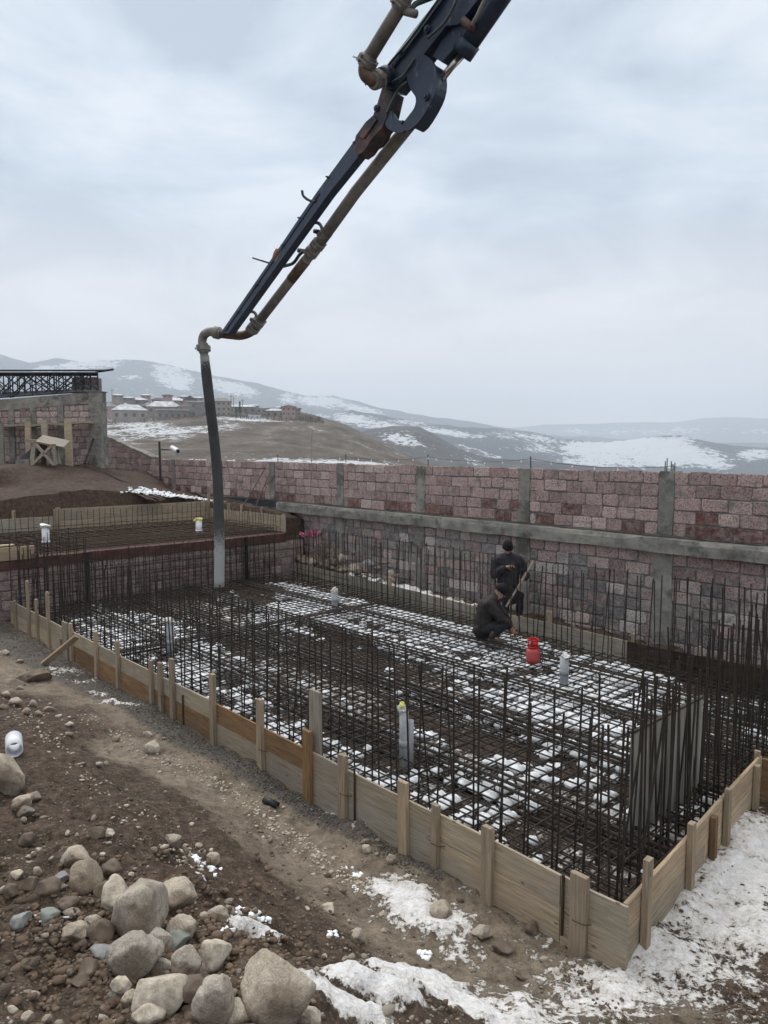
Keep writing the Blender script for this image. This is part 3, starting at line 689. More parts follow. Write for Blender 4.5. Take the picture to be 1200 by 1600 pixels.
# starter bars on the concrete posts, fairy-light wire
for gi, (px, hs) in enumerate([(1042, [.10,.07,.12,.17,.12])]):
    u = on_v(px, WV)
    st = thing('starter_bars', 'cluster of short rebar ends sticking up from the post atop the wall', 'rebar', Pw(u, -.1, ZT))
    for k, h in enumerate(hs):
        MB().tube([Pw(u-.1+.045*k, -.05-.03*(k % 3), ZT-.01), Pw(u-.1+.045*k, -.05-.03*(k % 3), ZT+h+.04)], .008, 6).build('bar', M['rebar'], st)
bst = thing('string_light', 'string of small round bulbs sagging along the top of the wall', 'string lights', Pw(8, -.1, ZT))
posts = [on_v(px, WV) for px in (431, 537, 665, 825)] + [on_v(1040, WV)]
hts = [.19, .22, .24, .22, .08]
wpts = []
for a in range(len(posts)-1):
    for k in range(13):
        t = k/12; wpts.append(Pw(posts[a]+(posts[a+1]-posts[a])*t, -.08, ZT + (hts[a]*(1-t)+hts[a+1]*t)*.72 - .09*4*t*(1-t)*.9 + .015))
MB().tube(wpts, .0045, 4).build('wire', M['wire'], bst)
for a, (u, h) in enumerate(zip(posts[:-1], hts)): MB().tube([Pw(u, -.08, ZT-.02), Pw(u+.01, -.08, ZT+h)], .011, 6).build('post', M['wire'], bst)
for k in range(1, len(wpts)-1, 2):
    if k % 13 == 0: continue
    p = wpts[k]; m = MB(); m.tube([p, p+[0,0,-.02], p+[0,0,-.03], p+[0,0,-.05], p+[0,0,-.058]], [.006,.008,.017,.017,.006], 8)
    m.build('bulb', M['bulb'], bst, True)
# post with a side arm and white camera head behind the wall
cp0 = atd(250, 716, 23.6)
pl = thing('camera_post', 'thin dark post with side arm carrying a white security camera', 'camera post', (cp0[0], cp0[1], 2.6))
top = atd(249, 690, 23.6); MB().tube([(cp0[0], cp0[1], 2.4), tuple(top)], .035, 6).build('post', M['wire'], pl)
a1, a2 = atd(250, 702, 23.6), atd(272, 703.5, 23.5); MB().tube([a1, a2], .02, 6).build('arm', M['wire'], pl)
h1, h2 = atd(269, 700, 23.5), atd(278, 705, 23.2); hd = MB().tube([h1, h2], .085, 10).build('camera_head', M['whitepvc'], pl)
MB().tube([h2, h2 + (h2-h1)/np.linalg.norm(h2-h1)*.03], .055, 10).build('lens', M['blackplastic'], hd)
# thin rods leaning on the wall left of post
lr = thing('leaning_rods', 'two thin rods propped against the block wall beside a concrete post', 'rods', W(16.2, 6.8, 1.8))
for x0, y0, x1, y1 in ((381, 790, 414, 732), (400, 790, 421, 740)):
    MB().tube([atd(x0, y0, 19.6), atd(x1, y1, 20.6)], .014, 5).build('rod', M['rebar'], lr)

# ------------------------------------------------------------------ the unfinished building on the left
BD = 24.2
def Pb(s, n, z): return np.array([s, BD - n + (s+9)*.02, z])
bld = thing('unfinished_building', 'roofless pink block building shell with concrete corner column at the far left', 'building', (-12, BD, 2.9))
xr = atd(162, 700, BD)[0]; x_c0 = atd(144, 700, BD)[0]; zt_r = 3.45 + 1.80; sl = .0205*0 + .082
def btop(s): return zt_r - (x_c0 - s) * sl
cols = [atd(px, 700, BD)[0] for px in (24, 58, 100)]
bsp = [(-19, cols[0]-2.9), (cols[0]-2.7, cols[0]-.09), (cols[0]+.09, cols[1]-.07), (cols[1]+.07, cols[2]-.10), (cols[2]+.10, x_c0)]
def pick_b(r, R_, s):
    k = rnd.uniform(.85, 1.1); return tuple(x*k for x in ((.45,.36,.34) if rnd.random() < .6 else rnd.choice(PINKS)))
masonry(Pb, bsp, 2.8, 13, .205, .25, .02, pick_b, gap=.022, top_fn=lambda s: btop(s)-.34).build('masonry', M['tuff'], bld)
fixn(strip_prism(Pb, [(-19, 2.5), (x_c0, 2.5), (x_c0, btop(x_c0)-.3), (-19, btop(-19)-.3)], -.3, 0).build('mortar_bed', M['mortar'], bld).data)
fixn(strip_prism(Pb, [(-19, btop(-19)-.36), (x_c0, btop(x_c0)-.36), (x_c0, btop(x_c0)), (-19, btop(-19))], -.33, .04).build('sloping_beam', M['concrete'], bld).data)
MB().box((x_c0, BD-.1, 2.4), (xr, BD+.45, zt_r+.02)).build('corner_column', M['concrete'], bld)
MB().box((x_c0-.12, BD-.13, zt_r+.022), (xr+.04, BD+.5, zt_r+.05)).build('column_cap', M['concrete'], bld)
for s in cols + [cols[0]-2.8]:
    MB().box((s-.09, BD-.05+(s+9)*.02, 2.4), (s+.09, BD+.2, btop(s)-.365)).build('concrete_stud', M['concrete'], bld)
# gable of blocks behind the trusses
gx0, gx1 = atd(118, 620, BD+3.0)[0], atd(159, 620, BD+3.0)[0]
def Pg(s, n, z): return np.array([s, BD + 3.0 - n, z])
masonry(Pg, [(gx0, gx1)], zt_r-.5, 8, .2, .3, .02, lambda r, R_, s: (.16,.12,.12), top_fn=lambda s: 3.45+2.58).build('rear_masonry', M['tuff'], bld)
fixn(strip_prism(Pg, [(gx0, zt_r-1), (gx1, zt_r-1), (gx1, 3.45+2.55), (gx0, 3.45+2.55)], -.3, 0).build('rear_mortar_bed', M['mortar'], bld).data)
yT = lambda k: BD + .3 + k*.65
def truss(k, lab):
    y = BD + .2 + k*.38; t = thing('roof_truss', lab, 'truss', (-12, y, 5.2), 'steel roof trusses on the building'); x1 = atd(158, 600, y)[0]; x0 = -19; zt = atd(100, 584+.5*k, y)[2]
    T = lambda s: zt - (x1-s)*.002
    Bt = lambda s: max(btop(s) + .06, T(s) - 1.2) + .05*k
    def bar(name, p, q, r): MB().tube([p, q], r, 4).build(name, M['truss'], t)
    bar('top_chord', (x0, y, T(x0)), (x1, y, T(x1)), .032)
    bar('bottom_chord', (x0, y, Bt(x0)), (x1, y, Bt(x1)), .03)
    s = x1 - (k*.53 % .8); i = k; d = MB(); e = MB()
    while s > x0 + 1:
        e.tube([(s, y, T(s)), (s, y, Bt(s))], .022, 4); n_ = s - .72 - .05*k
        d.tube([(s, y, T(s)), (n_, y, Bt(n_))] if i % 2 else [(s, y, Bt(s)), (n_, y, T(n_))], .02, 4); s = n_; i += 1
    e.build('upright_bars', M['truss'], t); d.build('diagonal_bars', M['truss'], t)
for k, lab in enumerate(['nearest dark steel lattice truss along the front of the building', 'second dark steel roof truss behind the nearest one', 'third dark steel roof truss from the front', 'fourth dark steel roof truss from the front', 'fifth dark steel roof truss from the front', 'sixth dark steel roof truss from the front', 'seventh dark steel roof truss from the front', 'rearmost dark steel lattice truss on the building']):
    truss(k, lab)
pu = thing('roof_purlins', 'thin steel purlins lying across the roof trusses', 'purlins', (-12, BD, 6.0))
for k in range(7):
    y = BD + .3 + k*.4; z = atd(100, 583, y)[2]+.06
    MB().tube([(-19, y, z-.01), (atd(161 if k % 2 else 170, 583, y)[0], y, z)], .028, 4).build('purlin', M['truss'], pu)
MB().tube([atd(150, 581, BD+.5), atd(177, 577, BD+.3)], .04, 4).build('overhanging_end', M['truss'], pu)
# scaffold along the building: planks on posts
sc_ = thing('scaffold', 'rough timber scaffold of posts and planks along the pink building', 'scaffold', (-12, BD-.8, 2.9))
for px, w0, tp, mt in ((4, .09, 664, 'greyboard'), (46, .10, 660, 'board'), (72, .11, 657, 'greyboard'), (108.5, .13, 654, 'board')):
    a = atd(px, 726, BD-.9); b = atd(px, tp, BD-.9)
    MB().box((a[0]-w0*.8, a[1]-.05, 2.7), (a[0]+w0*.8, a[1]+.05, b[2])).build('post', M[mt], sc_)
for x0, y0, x1, y1 in ((-30, 668, 48, 664), (44, 667, 80, 662), (76, 662, 112, 664), (108, 662, 143, 660)):
    a = atd(x0, y0, BD-.55); b = atd(x1, y1, BD-.5)
    MB().obox((a+b)/2, (b-a)/2, (0, .22, 0), (0, 0, .03)).build('plank', M['greyboard'], sc_)
tb = thing('trestle_table', 'rickety timber trestle with crossed legs and a tilted plank top', 'trestle', tuple(atd(75, 726, BD-1.6)))
dB = BD-1.8
for (x0,y0,x1,y1,w0,mt) in ((55,693,85,727,.07,'greyboard'),(84,694,50,727,.08,'stake'),(54,692,50,727,.09,'greyboard'),(84,694,87,726,.05,'greyboard'),(88,695,92,724,.05,'greyboard'),(70,690,68,726,.09,'mudboard')):
    a, b = atd(x0,y0,dB-(.3 if x0 in (55,84) else 0)), atd(x1,y1,dB-(.3 if x0 in (55,84) else 0)); MB().obox((a+b)/2, (b-a)/2, (w0*.7,0,0), (0,.05,0)).build('leg', M[mt], tb)
a, b = atd(62, 686, dB), atd(105, 695, dB); MB().obox((a+b)/2, (b-a)/2, (0,.25,.10), (0,-.02,.03)).build('table_top', M['greyboard'], tb)
a, b = atd(50, 689, dB+.3), atd(66, 690, dB+.3); MB().obox((a+b)/2, (b-a)/2, (0,.4,0), (0,0,.05)).build('top_board', M['greyboard'], tb)
db = MB(); q = [atd(29,718,dB+.1), atd(48,721,dB+.1), atd(72,700,dB+.35), atd(74,690,dB+.4), atd(55,695,dB+.3)]
db.add(q + [p + np.array([0,.05,0]) for p in q], [(0,1,2,3,4), (9,8,7,6,5)] + [(i,5+i,5+(i+1)%5,(i+1)%5) for i in range(5)])
tag(fixn(db.mesh('dark_panel')) and link('dark_panel', bpy.data.meshes['dark_panel'], M['blackplastic']), 'black sheet leaning on the left side of the trestle table', 'panel')
a, b = atd(27, 723, dB), atd(48, 724, dB); tag(MB().box((a[0], a[1]-.1, a[2]-.15), (b[0], a[1]+.2, a[2]+.1)).build('concrete_block', M['concrete']), 'pale concrete block on the ground left of the trestle', 'block')
a, b = atd(133, 724, BD-.9), atd(146, 686, BD-.25); tag(MB().tube([a, b], .035, 5).build('leaning_rod', M['rebar']), 'dark rod leaning against the concrete corner column', 'rod')
# slab edge in front of the building
eb = thing('concrete_kerb', 'low pale concrete strip at the foot of the pink building', 'kerb', (-12, 22.6, 2.85))
MB().box((-24, 22.5, 2.4), (atd(106,731,22.6)[0], 22.8, 2.86)).build('kerb', M['concrete'], eb)

# ------------------------------------------------------------------ formwork
def board(name, p0, p1, h, t, mat, parent, lean=0.0, zdir=(0,0,1)):
    """a board standing on edge from p0 to p1 (bottom line), its own axis along local x"""
    p0 = np.array(p0, float); p1 = np.array(p1, float); x = p1 - p0; L = np.linalg.norm(x); x /= L
    zd = np.array(zdir, float); y = np.cross(zd, x); y /= np.linalg.norm(y); z = np.cross(x, y)
    m = MB(); n = max(2, int(L/.5)); r = random.Random(int(abs(p0[0]*1000+p0[1]*777+p0[2]*91)))
    rings = []
    for k in range(n+1):
        s = L*k/n; e = r.uniform(-.004, .004); f = r.uniform(-.005, .005); q = .006
        rings.append([(s, -t/2+e, q), (s, -t/2+q+e, 0), (s, t/2+e, 0), (s, t/2+e, h+f), (s, -t/2+q+e, h+f), (s, -t/2+e, h+f-q)])
    m.ring_loft(rings); me = fixn(m.mesh(name))
    Mx = Matrix(((x[0], y[0], z[0], p0[0]), (x[1], y[1], z[1], p0[1]), (x[2], y[2], z[2], p0[2]), (0,0,0,1)))
    return link(name, me, M[mat], parent, Mx)
def stake(P, s, w_, z0, z1, t, mat, parent, lean=0.0, name='stake', n=.0, side=-1, top=None):
    """upright timber: local x is up"""
    a = P(s, n, z0); b = P(s+lean, n, z1); sd = P(s+1, n, z0) - P(s, n, z0)
    p0 = a; p1 = b; x = p1 - p0; L = np.linalg.norm(x); x /= L; y = sd - x*np.dot(sd, x); y /= np.linalg.norm(y); z = np.cross(x, y)
    m = MB(); r = random.Random(int(abs(s)*1000)); c = r.uniform(.0, .5)
    hw = w_/2; e = .006
    prof = [(0, 1), (L*.5, 1+r.uniform(-.04,.04)), (L-.03, 1), (L, .8 if c > .25 else .97)]
    rings = [[(q, -hw*k, -t/2), (q, hw*k, -t/2), (q, hw*k+0, t/2), (q, -hw*k, t/2)] for q, k in prof]
    m.ring_loft(rings); me = fixn(m.mesh(name))
    Mx = Matrix(((x[0], y[0], z[0], p0[0]), (x[1], y[1], z[1], p0[1]), (x[2], y[2], z[2], p0[2]), (0,0,0,1)))
    o = link(name, me, M[mat], parent, Mx); return o
def Pf(s, n, z): return W(s, -n, z)
ff = thing('front_formwork', 'long plank shuttering with stakes along the near side of the rebar pit', 'formwork', W(6.5, -.05, 0))
FE = on_v(10, 0)
joints = [0.0-.04, on_v(893,0), on_v(683,0)+.0, on_v(477,0)-.02, on_v(325,0), on_v(228,0), on_v(141,0), on_v(87,0), FE]
matU = ['greyboard','board','board','wetboard','board','board','board','board']; matL = ['board','board','greyboard','board','wetboard','wetboard','wetboard','board']
for i in range(len(joints)-1):
    a, b = joints[i]+.003, joints[i+1]-.003; t = .028; dz = rnd.uniform(-.006, .006)
    if i in (0, 1): dz = .012 - i*.0
    board('lower_board', Pf(a, .014, -.09), Pf(b, .014, -.09), .315+dz, t, matL[i], ff)
    board('upper_board', Pf(a, .014, .228+dz), Pf(b, .014, .228+dz), .222, t, matU[i], ff)
    board('buried_board', Pf(a, .014, -.5), Pf(b, .014, -.5), .405, t, 'mudboard', ff)
ST = [(36,905,968,7,'stake'),(49,933,993,6,'stake'),(67,922,1000,7,'stake'),(102,970,1027,7,'stake'),(141,983,1047,8,'stake'),(175,998,1068,7,'stake'),
      (228,1028,1100,8,'stake'),(243,1032,1112,10,'stake'),(261,1026,1120,10,'stake'),(325,1050,1153,12,'stake'),(401,1090,1195,13,'stake'),(477,1140,1238,18,'wetboard'),
      (533,1178,1272,16,'stake'),(632,1222,1325,18,'stake'),(683,1258,1352,12,'stake'),(770,1295,1402,20,'stake'),(920,1373,1485,28,'stake')]
def zon(px, py, v): # height where image point meets plane v
    u = on_v(px, v); p = W(u, v, 0); d = ray(px, py); t = p[1]/d[1] if abs(d[1]) > 1e-6 else 1
    # solve on the plane exactly
    a = C0 + VV*v; Mx = np.array([[d[0], -UU[0]], [d[1], -UU[1]]]); s, u = np.linalg.solve(Mx, a); return CAM_Z + d[2]*s
for px, yt, yb, wp, mt in ST:
    vv = -.052; u = on_v(px, vv); p = W(u, vv); dep = p[1]*cp_ + CAM_Z*sp_
    z1 = zon(px, yt, vv); z0 = min(zon(px, yb, vv), .02) - .03
    stake(Pf, u, wp/F*dep*1.02, z0-.1, z1, .045, mt, ff, lean=rnd.uniform(-.012, .012), n=-vv)
stake(Pf, on_v(490, .03), .17, -.3, zon(490, 1078, .03), .03, 'greyboard', ff, n=-.03, name='tall_board')
stake(Pf, on_v(93, -.05), .22, -.05, zon(93, 968, -.05), .03, 'greyboard', ff, n=.052, name='cover_board')
stake(Pf, on_v(15, -.05), .10, -.05, zon(15, 934, -.05), .03, 'stake', ff, n=.052, name='end_board')
for px, yt, yb in ((552, 1198, 1282), (893, 1373, 1470), (277, 1082, 1128)):
    u = on_v(px, -.04); MB().tube([Pf(u, .04, zon(px, yb, -.04)), Pf(u-.004, .04, zon(px, yt, -.04))], .011, 6).build('iron_peg', M['rusty'], ff)
for px in (243, 533, 683, 920, 401):   # tie wires round the stakes
    u = on_v(px, -.08); w0 = .07
    MB().tube([Pf(u-w0, .03, .22), Pf(u-w0*.6, .082, .228), Pf(u+w0*.6, .084, .222), Pf(u+w0, .03, .23), Pf(u+w0*1.3, .05, .21), Pf(u+w0*1.9, .045, .225)], .0035, 4).build('tie_wire', M['rusty'], ff)
# right-hand end
rf = thing('end_formwork', 'short plank shuttering with stakes at the near right end of the pit', 'formwork', W(0, 1.6, 0))
def Pr(s, n, z):   # runs from the near corner to the right-hand corner
    a = C0 + VV*-.03; d = atz(1188, 1180, .45)[:2] - C0; L = np.linalg.norm(d); d /= L; nn = np.array([d[1], -d[0]]); q = C0 + d*s + nn*n; return np.array([q[0], q[1], z])
RL = float(np.linalg.norm(atz(1188, 1180, .45)[:2] - C0))
def s_on_r(px):
    d = ray(px, 1200); a = Pr(0, .03, 0)[:2]; e = Pr(1, .03, 0)[:2] - a
    t, s = np.linalg.solve(np.array([[d[0], -e[0]], [d[1], -e[1]]]), a); return s
board('lower_board', Pr(.012, 0, -.05), Pr(1.55, 0, -.05), .28, .028, 'board', rf); board('lower_board', Pr(1.555, 0, -.05), Pr(RL, 0, -.06), .28, .028, 'board', rf)
board('upper_board', Pr(.012, 0, .232), Pr(1.9, 0, .232), .222, .028, 'stake', rf); board('upper_board', Pr(1.905, 0, .232), Pr(RL, 0, .226), .222, .028, 'stake', rf)
board('buried_board', Pr(.0, 0, -.5), Pr(RL, 0, -.5), .445, .028, 'mudboard', rf)
for px, yt, wd, mt in ((1013,1343,.075,'stake'),(1082,1285,.075,'stake'),(1117,1275,.07,'wetboard'),(1137,1232,.07,'stake'),(1180,1197,.08,'stake')):
    s = s_on_r(px); p = Pr(s, .045, 0); d = ray(px, yt); z1 = CAM_Z + d[2]*(p[1]/d[1])
    stake(Pr, s, wd, -.45, z1, .045, mt, rf, lean=rnd.uniform(-.02, .02), n=.045)
stake(Pr, RL-.03, .05, -.4, .50, .05, 'stake', rf, n=-.02, name='end_post')
board('return_board', W(.33, 3.24, -.1), W(-4.2, 3.24, -.1), .50, .028, 'wetboard', rf)
# back shuttering
bf = thing('back_formwork', 'grey plank shuttering along the far side of the rebar pit', 'formwork', W(6, 6.5, 0))
pA, pB, pC = atz(453, 878, .44)[:2], atz(1000, 1005, .46)[:2], atz(1200, 1045, .46)[:2]
def vb(px, py, z): return toUV(*atz(px, py, z)[:2])
uA, vA = vb(453, 878, .44); uB, vB = vb(1000, 1005, .46); uC, vC = vb(1200, 1045, .46)
Vback = lambda u: float(np.interp(u, [uC, uB, uA], [vC, vB, vA])) if u > uC else float(vC + (u-uC)*(vB-vC)/(uB-uC))
VB0 = float(np.clip((Vback(6)+Vback(1))/2, 5.6, 6.6))
def Pk(s, n, z): return W(s, Vk(s) - n, z)
def Vk(s): return float(np.interp(s, [-5, 0, 4, 13.4], [vC-.1, vC, (vB+vC)/2 if False else vB, vA]))
bj = [-5, -2.2, .8, 3.4, 5.6, 8.3, 10.9, 13.36]
bm_ = ['board','mudboard','mudboard','greyboard','greyboard','greyboard','greyboard']
for i in range(len(bj)-1):
    a, b = bj[i]+.004, bj[i+1]-.004
    board('upper_board', Pk(a, 0, .22), Pk(b, 0, .22), .23+rnd.uniform(-.01,.01), .028, 'greyboard' if i > 2 else ('mudboard' if i else 'greyboard'), bf)
    board('lower_board', Pk(a, 0, -.05), Pk(b, 0, -.05), .262, .028, bm_[i], bf)
for px, tp, wd in ((592, 902, .12), (866, 955, .13), (907, 975, .06), (1005, 990, .05), (1110, 1010, .05)):
    u = on_v(px, 6.35); p = Pk(u, -.05, 0); d = ray(px, tp); z1 = CAM_Z + d[2]*(p[1]/d[1]); stake(Pk, u, wd, -.1, min(max(z1, .5), .85), .04, 'stake', bf, n=-.045)
# splashed mud on the bank behind the right part
# retaining wall between the two levels
UR = 13.42
def Pv(s, n, z): return W(UR - n, s, z)
rw = thing('retaining_wall', 'low step wall of pink blocks with dark red cap below the raised slab', 'wall', W(UR, 3, 0))
masonry(Pv, [(-4.5, 7.28)], 0.0, 5, .205, .33, .016, lambda r, R_, s: (lambda k, c: tuple(x*k for x in c))(rnd.uniform(.62, .95), rnd.choice(PINKS)), gap=.02).build('masonry', M['tuff'], rw)
fixn(strip_prism(Pv, [(-4.5, -.3), (7.28, -.3), (7.28, 1.04), (-4.5, 1.04)], -.25, -.004).build('mortar_bed', M['mortar'], rw).data)
m = MB(); rings = []
for k in range(41):
    s = -4.5 + 11.2*k/40; j = lambda q=.01: rnd.uniform(-q, q)
    rings.append([Pv(s, -.25, 1.03), Pv(s, .03+j(), 1.03+j()), Pv(s, .035+j(), 1.24+j(.008)), Pv(s, -.25, 1.25)])
m.ring_loft(rings); fixn(m.build('red_cap', M['redbeam'], rw).data)
for px in (132, 383):
    v = on_u(px, UR-.06); MB().box((-.035,-.025,0),(.035,.025,1.2), M=Matrix.Translation(W(UR-.07, v, .05)) @ Matrix.Rotation(R(47), 4, 'Z')).build('rubber_strip', M['blackplastic'], rw)
# formwork of the raised slab
uf = thing('upper_formwork', 'plank shuttering round the raised slab in front of the earth bank', 'formwork', W(17.4, 3, 1.3))
FB = 17.38
def Pu(s, n, z): return W(FB - n, s, z)
pts_ = [(-4.5, -1.05, .40, 'greyboard'), (-1.05, on_u(88, FB), .40, 'greyboard')]
vL = on_u(88, FB); vR = 6.72
board('lower_board', Pu(-5.0, 0, 1.30), Pu(vL, 0, 1.30), .40, .03, 'greyboard', uf)
board('lower_board', Pu(vL+.004, 0, 1.25), Pu((vL+vR)/2, 0, 1.25), .32, .03, 'board', uf); board('lower_board', Pu((vL+vR)/2+.004, 0, 1.25), Pu(vR, 0, 1.25), .32, .03, 'board', uf)
board('upper_board', Pu(vL-.1, .0, 1.575), Pu((vL+vR)/2-.3, 0, 1.575), .30, .03, 'board', uf); board('upper_board', Pu((vL+vR)/2-.296, 0, 1.575), Pu(vR, 0, 1.575), .30, .03, 'board', uf)
stake(Pu, vL, .12, 1.2, 1.92, .04, 'stake', uf, n=.036); stake(Pu, on_u(20, FB), .08, 1.2, 1.90, .04, 'stake', uf, n=-.04); stake(Pu, vR-.02, .07, 1.2, 2.1, .05, 'stake', uf, n=.04)
def Ps(s, n, z): return W(s, vR - n, z)
board('side_board', Ps(UR+.0, 0, 1.27), Ps(15.4, 0, 1.27), .42, .03, 'board', uf); board('side_board', Ps(15.404, 0, 1.27), Ps(FB-.03, 0, 1.27), .40, .03, 'board', uf)
for s, z1 in ((17.1, 1.95), (16.75, 1.92), (16.3, 1.85), (15.6, 1.86), (14.6, 1.84), (13.55, 1.72)): stake(Ps, s, .08, 1.1, z1, .05, 'stake', uf, n=-.045, lean=rnd.uniform(-.02,.02))
nf = thing('side_formwork', 'short plank edge of the raised slab at the left border', 'formwork', W(13.5, -1, 1.3))
ve = on_u(49, UR-.02)
board('board', W(UR-.035, -5, 1.22), W(UR-.035, ve, 1.22), .27, .03, 'stake', nf); board('top_plank', W(UR+.1, -5, 1.50), W(UR+.1, ve-.35, 1.50), .03, .16, 'board', nf)
# standing grey panel inside the pit
ip = thing('shutter_panel', 'upright grey wooden panel standing among the rebars near the right corner', 'panel', W(.7, 2, .2))
u1, v1 = toUV(*atz(983, 1303, .2)[:2]); u2, v2 = toUV(*atz(1092, 1228, .2)[:2])
p1, p2 = W(u1, v1), W(u2, v2)
n_ = 7
for k in range(n_):
    a = p1 + (p2-p1)*k/n_; b = p1 + (p2-p1)*(k+1)/n_ - (p2-p1)*.004
    dv = (b-a)/2; nn = np.array([dv[1], -dv[0], 0]); nn = nn/np.linalg.norm(nn)*(.012 + .0015*(k % 2))
    MB().obox((a+b)/2 + np.array([0,0,.16+.46-.02*(k/n_)]), dv, nn, (0, 0, .46+.004*(k % 3))).build('board', M['panelwood'], ip)
a, b = p1 + (p2-p1)*-.01, p1 + (p2-p1)*1.01; dv = (b-a)/2; nn = np.array([dv[1], -dv[0], 0]); nn = nn/np.linalg.norm(nn)*.016
MB().obox((a+b)/2 + np.array([0,0,1.085]), dv, nn, (0,0,.01)).build('top_edge', M['darkedge'], ip)
# leaning plank on the path
a, b = gpt(72, 1038) + np.array([0,0,-.01]), W(on_v(116, -.1), -.1, .47)
tag(board('leaning_plank', a, b, .10, .04, 'stake', None, zdir=(.3,-.6,.9)), 'loose grey-brown plank leaning on the front shuttering from the path', 'plank')

# ------------------------------------------------------------------ reinforcement
def unit_bar(r=.008, n=6):
    m = MB(); m.ring_loft([[(r*math.cos(2*math.pi*k/n), r*math.sin(2*math.pi*k/n), z) for k in range(n)] for z in (0, 1)]); me = m.mesh('bar'); me.materials.append(M['rebar']); return me
UB8, UB6, UB10, UBR = unit_bar(.0086), unit_bar(.0068), unit_bar(.0155), unit_bar(.0095); UBR.materials.clear(); UBR.materials.append(M['rusty'])
def bar(name, me, p, q, parent):
    p = Vector(p); q = Vector(q); d = q - p; o = bpy.data.objects.new(name, me); C.objects.link(o); o.parent = parent
    o.matrix_local = Matrix.Translation(p - parent.location) @ d.to_track_quat('Z', 'Y').to_matrix().to_4x4() @ Matrix.Diagonal((1, 1, d.length, 1)); return o
ZM = .20
Ur = lambda v: .108*min(v, 3.2)
rb = random.Random(3)
def mat_thing(lab, z, us_, vs_, u0, u1, v0, v1, me, me2, sag=.012, us_ext=None):
    t = thing('rebar_mat', lab, 'rebar mat', W((u0+u1)/2, (v0+v1)/2, z), 'rebar mats laid flat in the pits')
    for v in vs_:
        a = (u0 + Ur(v) if us_ext is not None else u0) if v < 3.4 or us_ext is None else us_ext
        bar('lengthwise_bar', me, W(a, v+rb.uniform(-.02,.02), z+rb.uniform(-1,1)*sag), W(u1, v+rb.uniform(-.02,.02), z+rb.uniform(-1,1)*sag), t)
    for u in us_:
        a = v0 if u > .38 else 3.35
        bar('cross_bar', me2, W(u+rb.uniform(-.02,.02), a, z+.016+rb.uniform(-1,1)*sag), W(u+rb.uniform(-.02,.02), Vk(u)-.07 if u < UR else v1, z+.016+rb.uniform(-1,1)*sag), t)
    return t
vtop = np.arange(.10, 6.35, .165)
mat_thing('top layer of crossed reinforcing bars over the snowy pit floor', ZM, np.arange(-3.9, 13.3, .178), vtop, .06, 13.3, .06, 6.3, UB8, UB8, us_ext=-4)
mat_thing('bottom layer of crossed reinforcing bars lying on the pit floor', .07, np.arange(-3.8, 13.3, .19), vtop+.07, .06, 13.3, .06, 6.3, UB8, UB8, us_ext=-4)
mat_thing('rusty bar mat on the raised slab behind the step wall', 1.36, np.arange(13.6, 17.3, .20), np.arange(-4.4, 6.6, .24), 13.5, 17.3, -4.5, 6.62, UBR, UBR, .02)
mat_thing('lower rusty bar mat on the raised slab under the top one', 1.25, np.arange(13.65, 17.3, .16), np.arange(-4.3, 6.6, .19), 13.5, 17.3, -4.5, 6.62, UBR, UBR, .02)
def cage(lab, P, s0, s1, h=.30, w_=.11, step=.2):
    t = thing('beam_cage', lab, 'beam cage', P((s0+s1)/2, 0, .1), 'rebar beam cages set in the mat')
    for a in (-w_, 0, w_):
        for z in ((ZM+.03, .04) if a else (ZM+.035,)): bar('main_bar', UB10, P(s0, a, z+rb.uniform(-.008,.008)), P(s1, a, z+rb.uniform(-.008,.008)), t)
    me = None; s = s0 + .1
    while s < s1:
        if me is None:
            q = [(-w_-.012, .03), (w_+.012, .03), (w_+.012, ZM+.05), (-w_-.012, ZM+.05), (-w_-.012, .03)]
            a = P(0, 1, 0) - P(0, 0, 0)
            m = MB(); m.tube([tuple(a*x + np.array([0,0,z])) for x, z in q], .0055, 5); me = m.mesh('stirrup'); me.materials.append(M['rebar'])
        o = bpy.data.objects.new('stirrup', me); C.objects.link(o); o.parent = t; o.location = Vector(P(s, 0, 0)) - t.location; s += step
vb_ = [1.25, 2.55, 3.85, 5.1]
for v, lab in zip(vb_, ['beam cage nearest the front shuttering, running the length of the pit', 'second beam cage from the front, running the length of the pit', 'third beam cage from the front, running the length of the pit', 'beam cage nearest the back shuttering, running the length of the pit']):
    cage(lab, lambda s, n, z, v=v: W(s, v+n, z), .15+Ur(v), 13.2, step=.22)
cage('beam cage crossing the pit sideways by the capped drain pipe', lambda s, n, z: W(8.85+n, s, z), .1, 6.1, step=.22)
def starters(lab, P, ss, zb, zt, n, me=None, tilt=.03, hbars=(), jit=.08, group='rows of upright starter bars round the pits', kinks=.12):
    t = thing('starter_bar_row', lab, 'rebar row', P((ss[0]+ss[-1])/2, n, zb), group)
    for s in ss:
        k = rb.random(); tl = tilt*(3 if k < kinks else 1)
        bar('upright_bar', me or UB8, P(s+rb.uniform(-.02,.02), n+rb.uniform(-.01,.01), zb), P(s+rb.gauss(0,1)*tl, n+rb.gauss(0,1)*tl, zt(s)+rb.uniform(-jit,jit)), t)
    for z in hbars: bar('tie_bar', UB6, P(ss[0], n+.012, z), P(ss[-1], n+.012, z+rb.uniform(-.02,.02)), t)
    return t
Pin = lambda s, n, z: W(s, n, z)
zf1 = lambda s: float(np.interp(s, [0, 4, 8, 13], [1.60, 1.72, 1.68, 1.45]))
starters('outer row of upright bars just inside the front shuttering', Pin, np.arange(.15, 13.3, .235), .03, zf1, .10, hbars=(.32,), tilt=.035)
starters('inner row of upright bars a hand behind the front row', Pin, np.arange(.24, 13.3, .26), .03, zf1, .31, hbars=(.34,), tilt=.035)
Pbk = lambda s, n, z: Pk(s, n, z)
zbk = lambda s: float(np.interp(s, [-4, 2, 6, 13], [1.75, 1.58, 1.50, 1.42]))
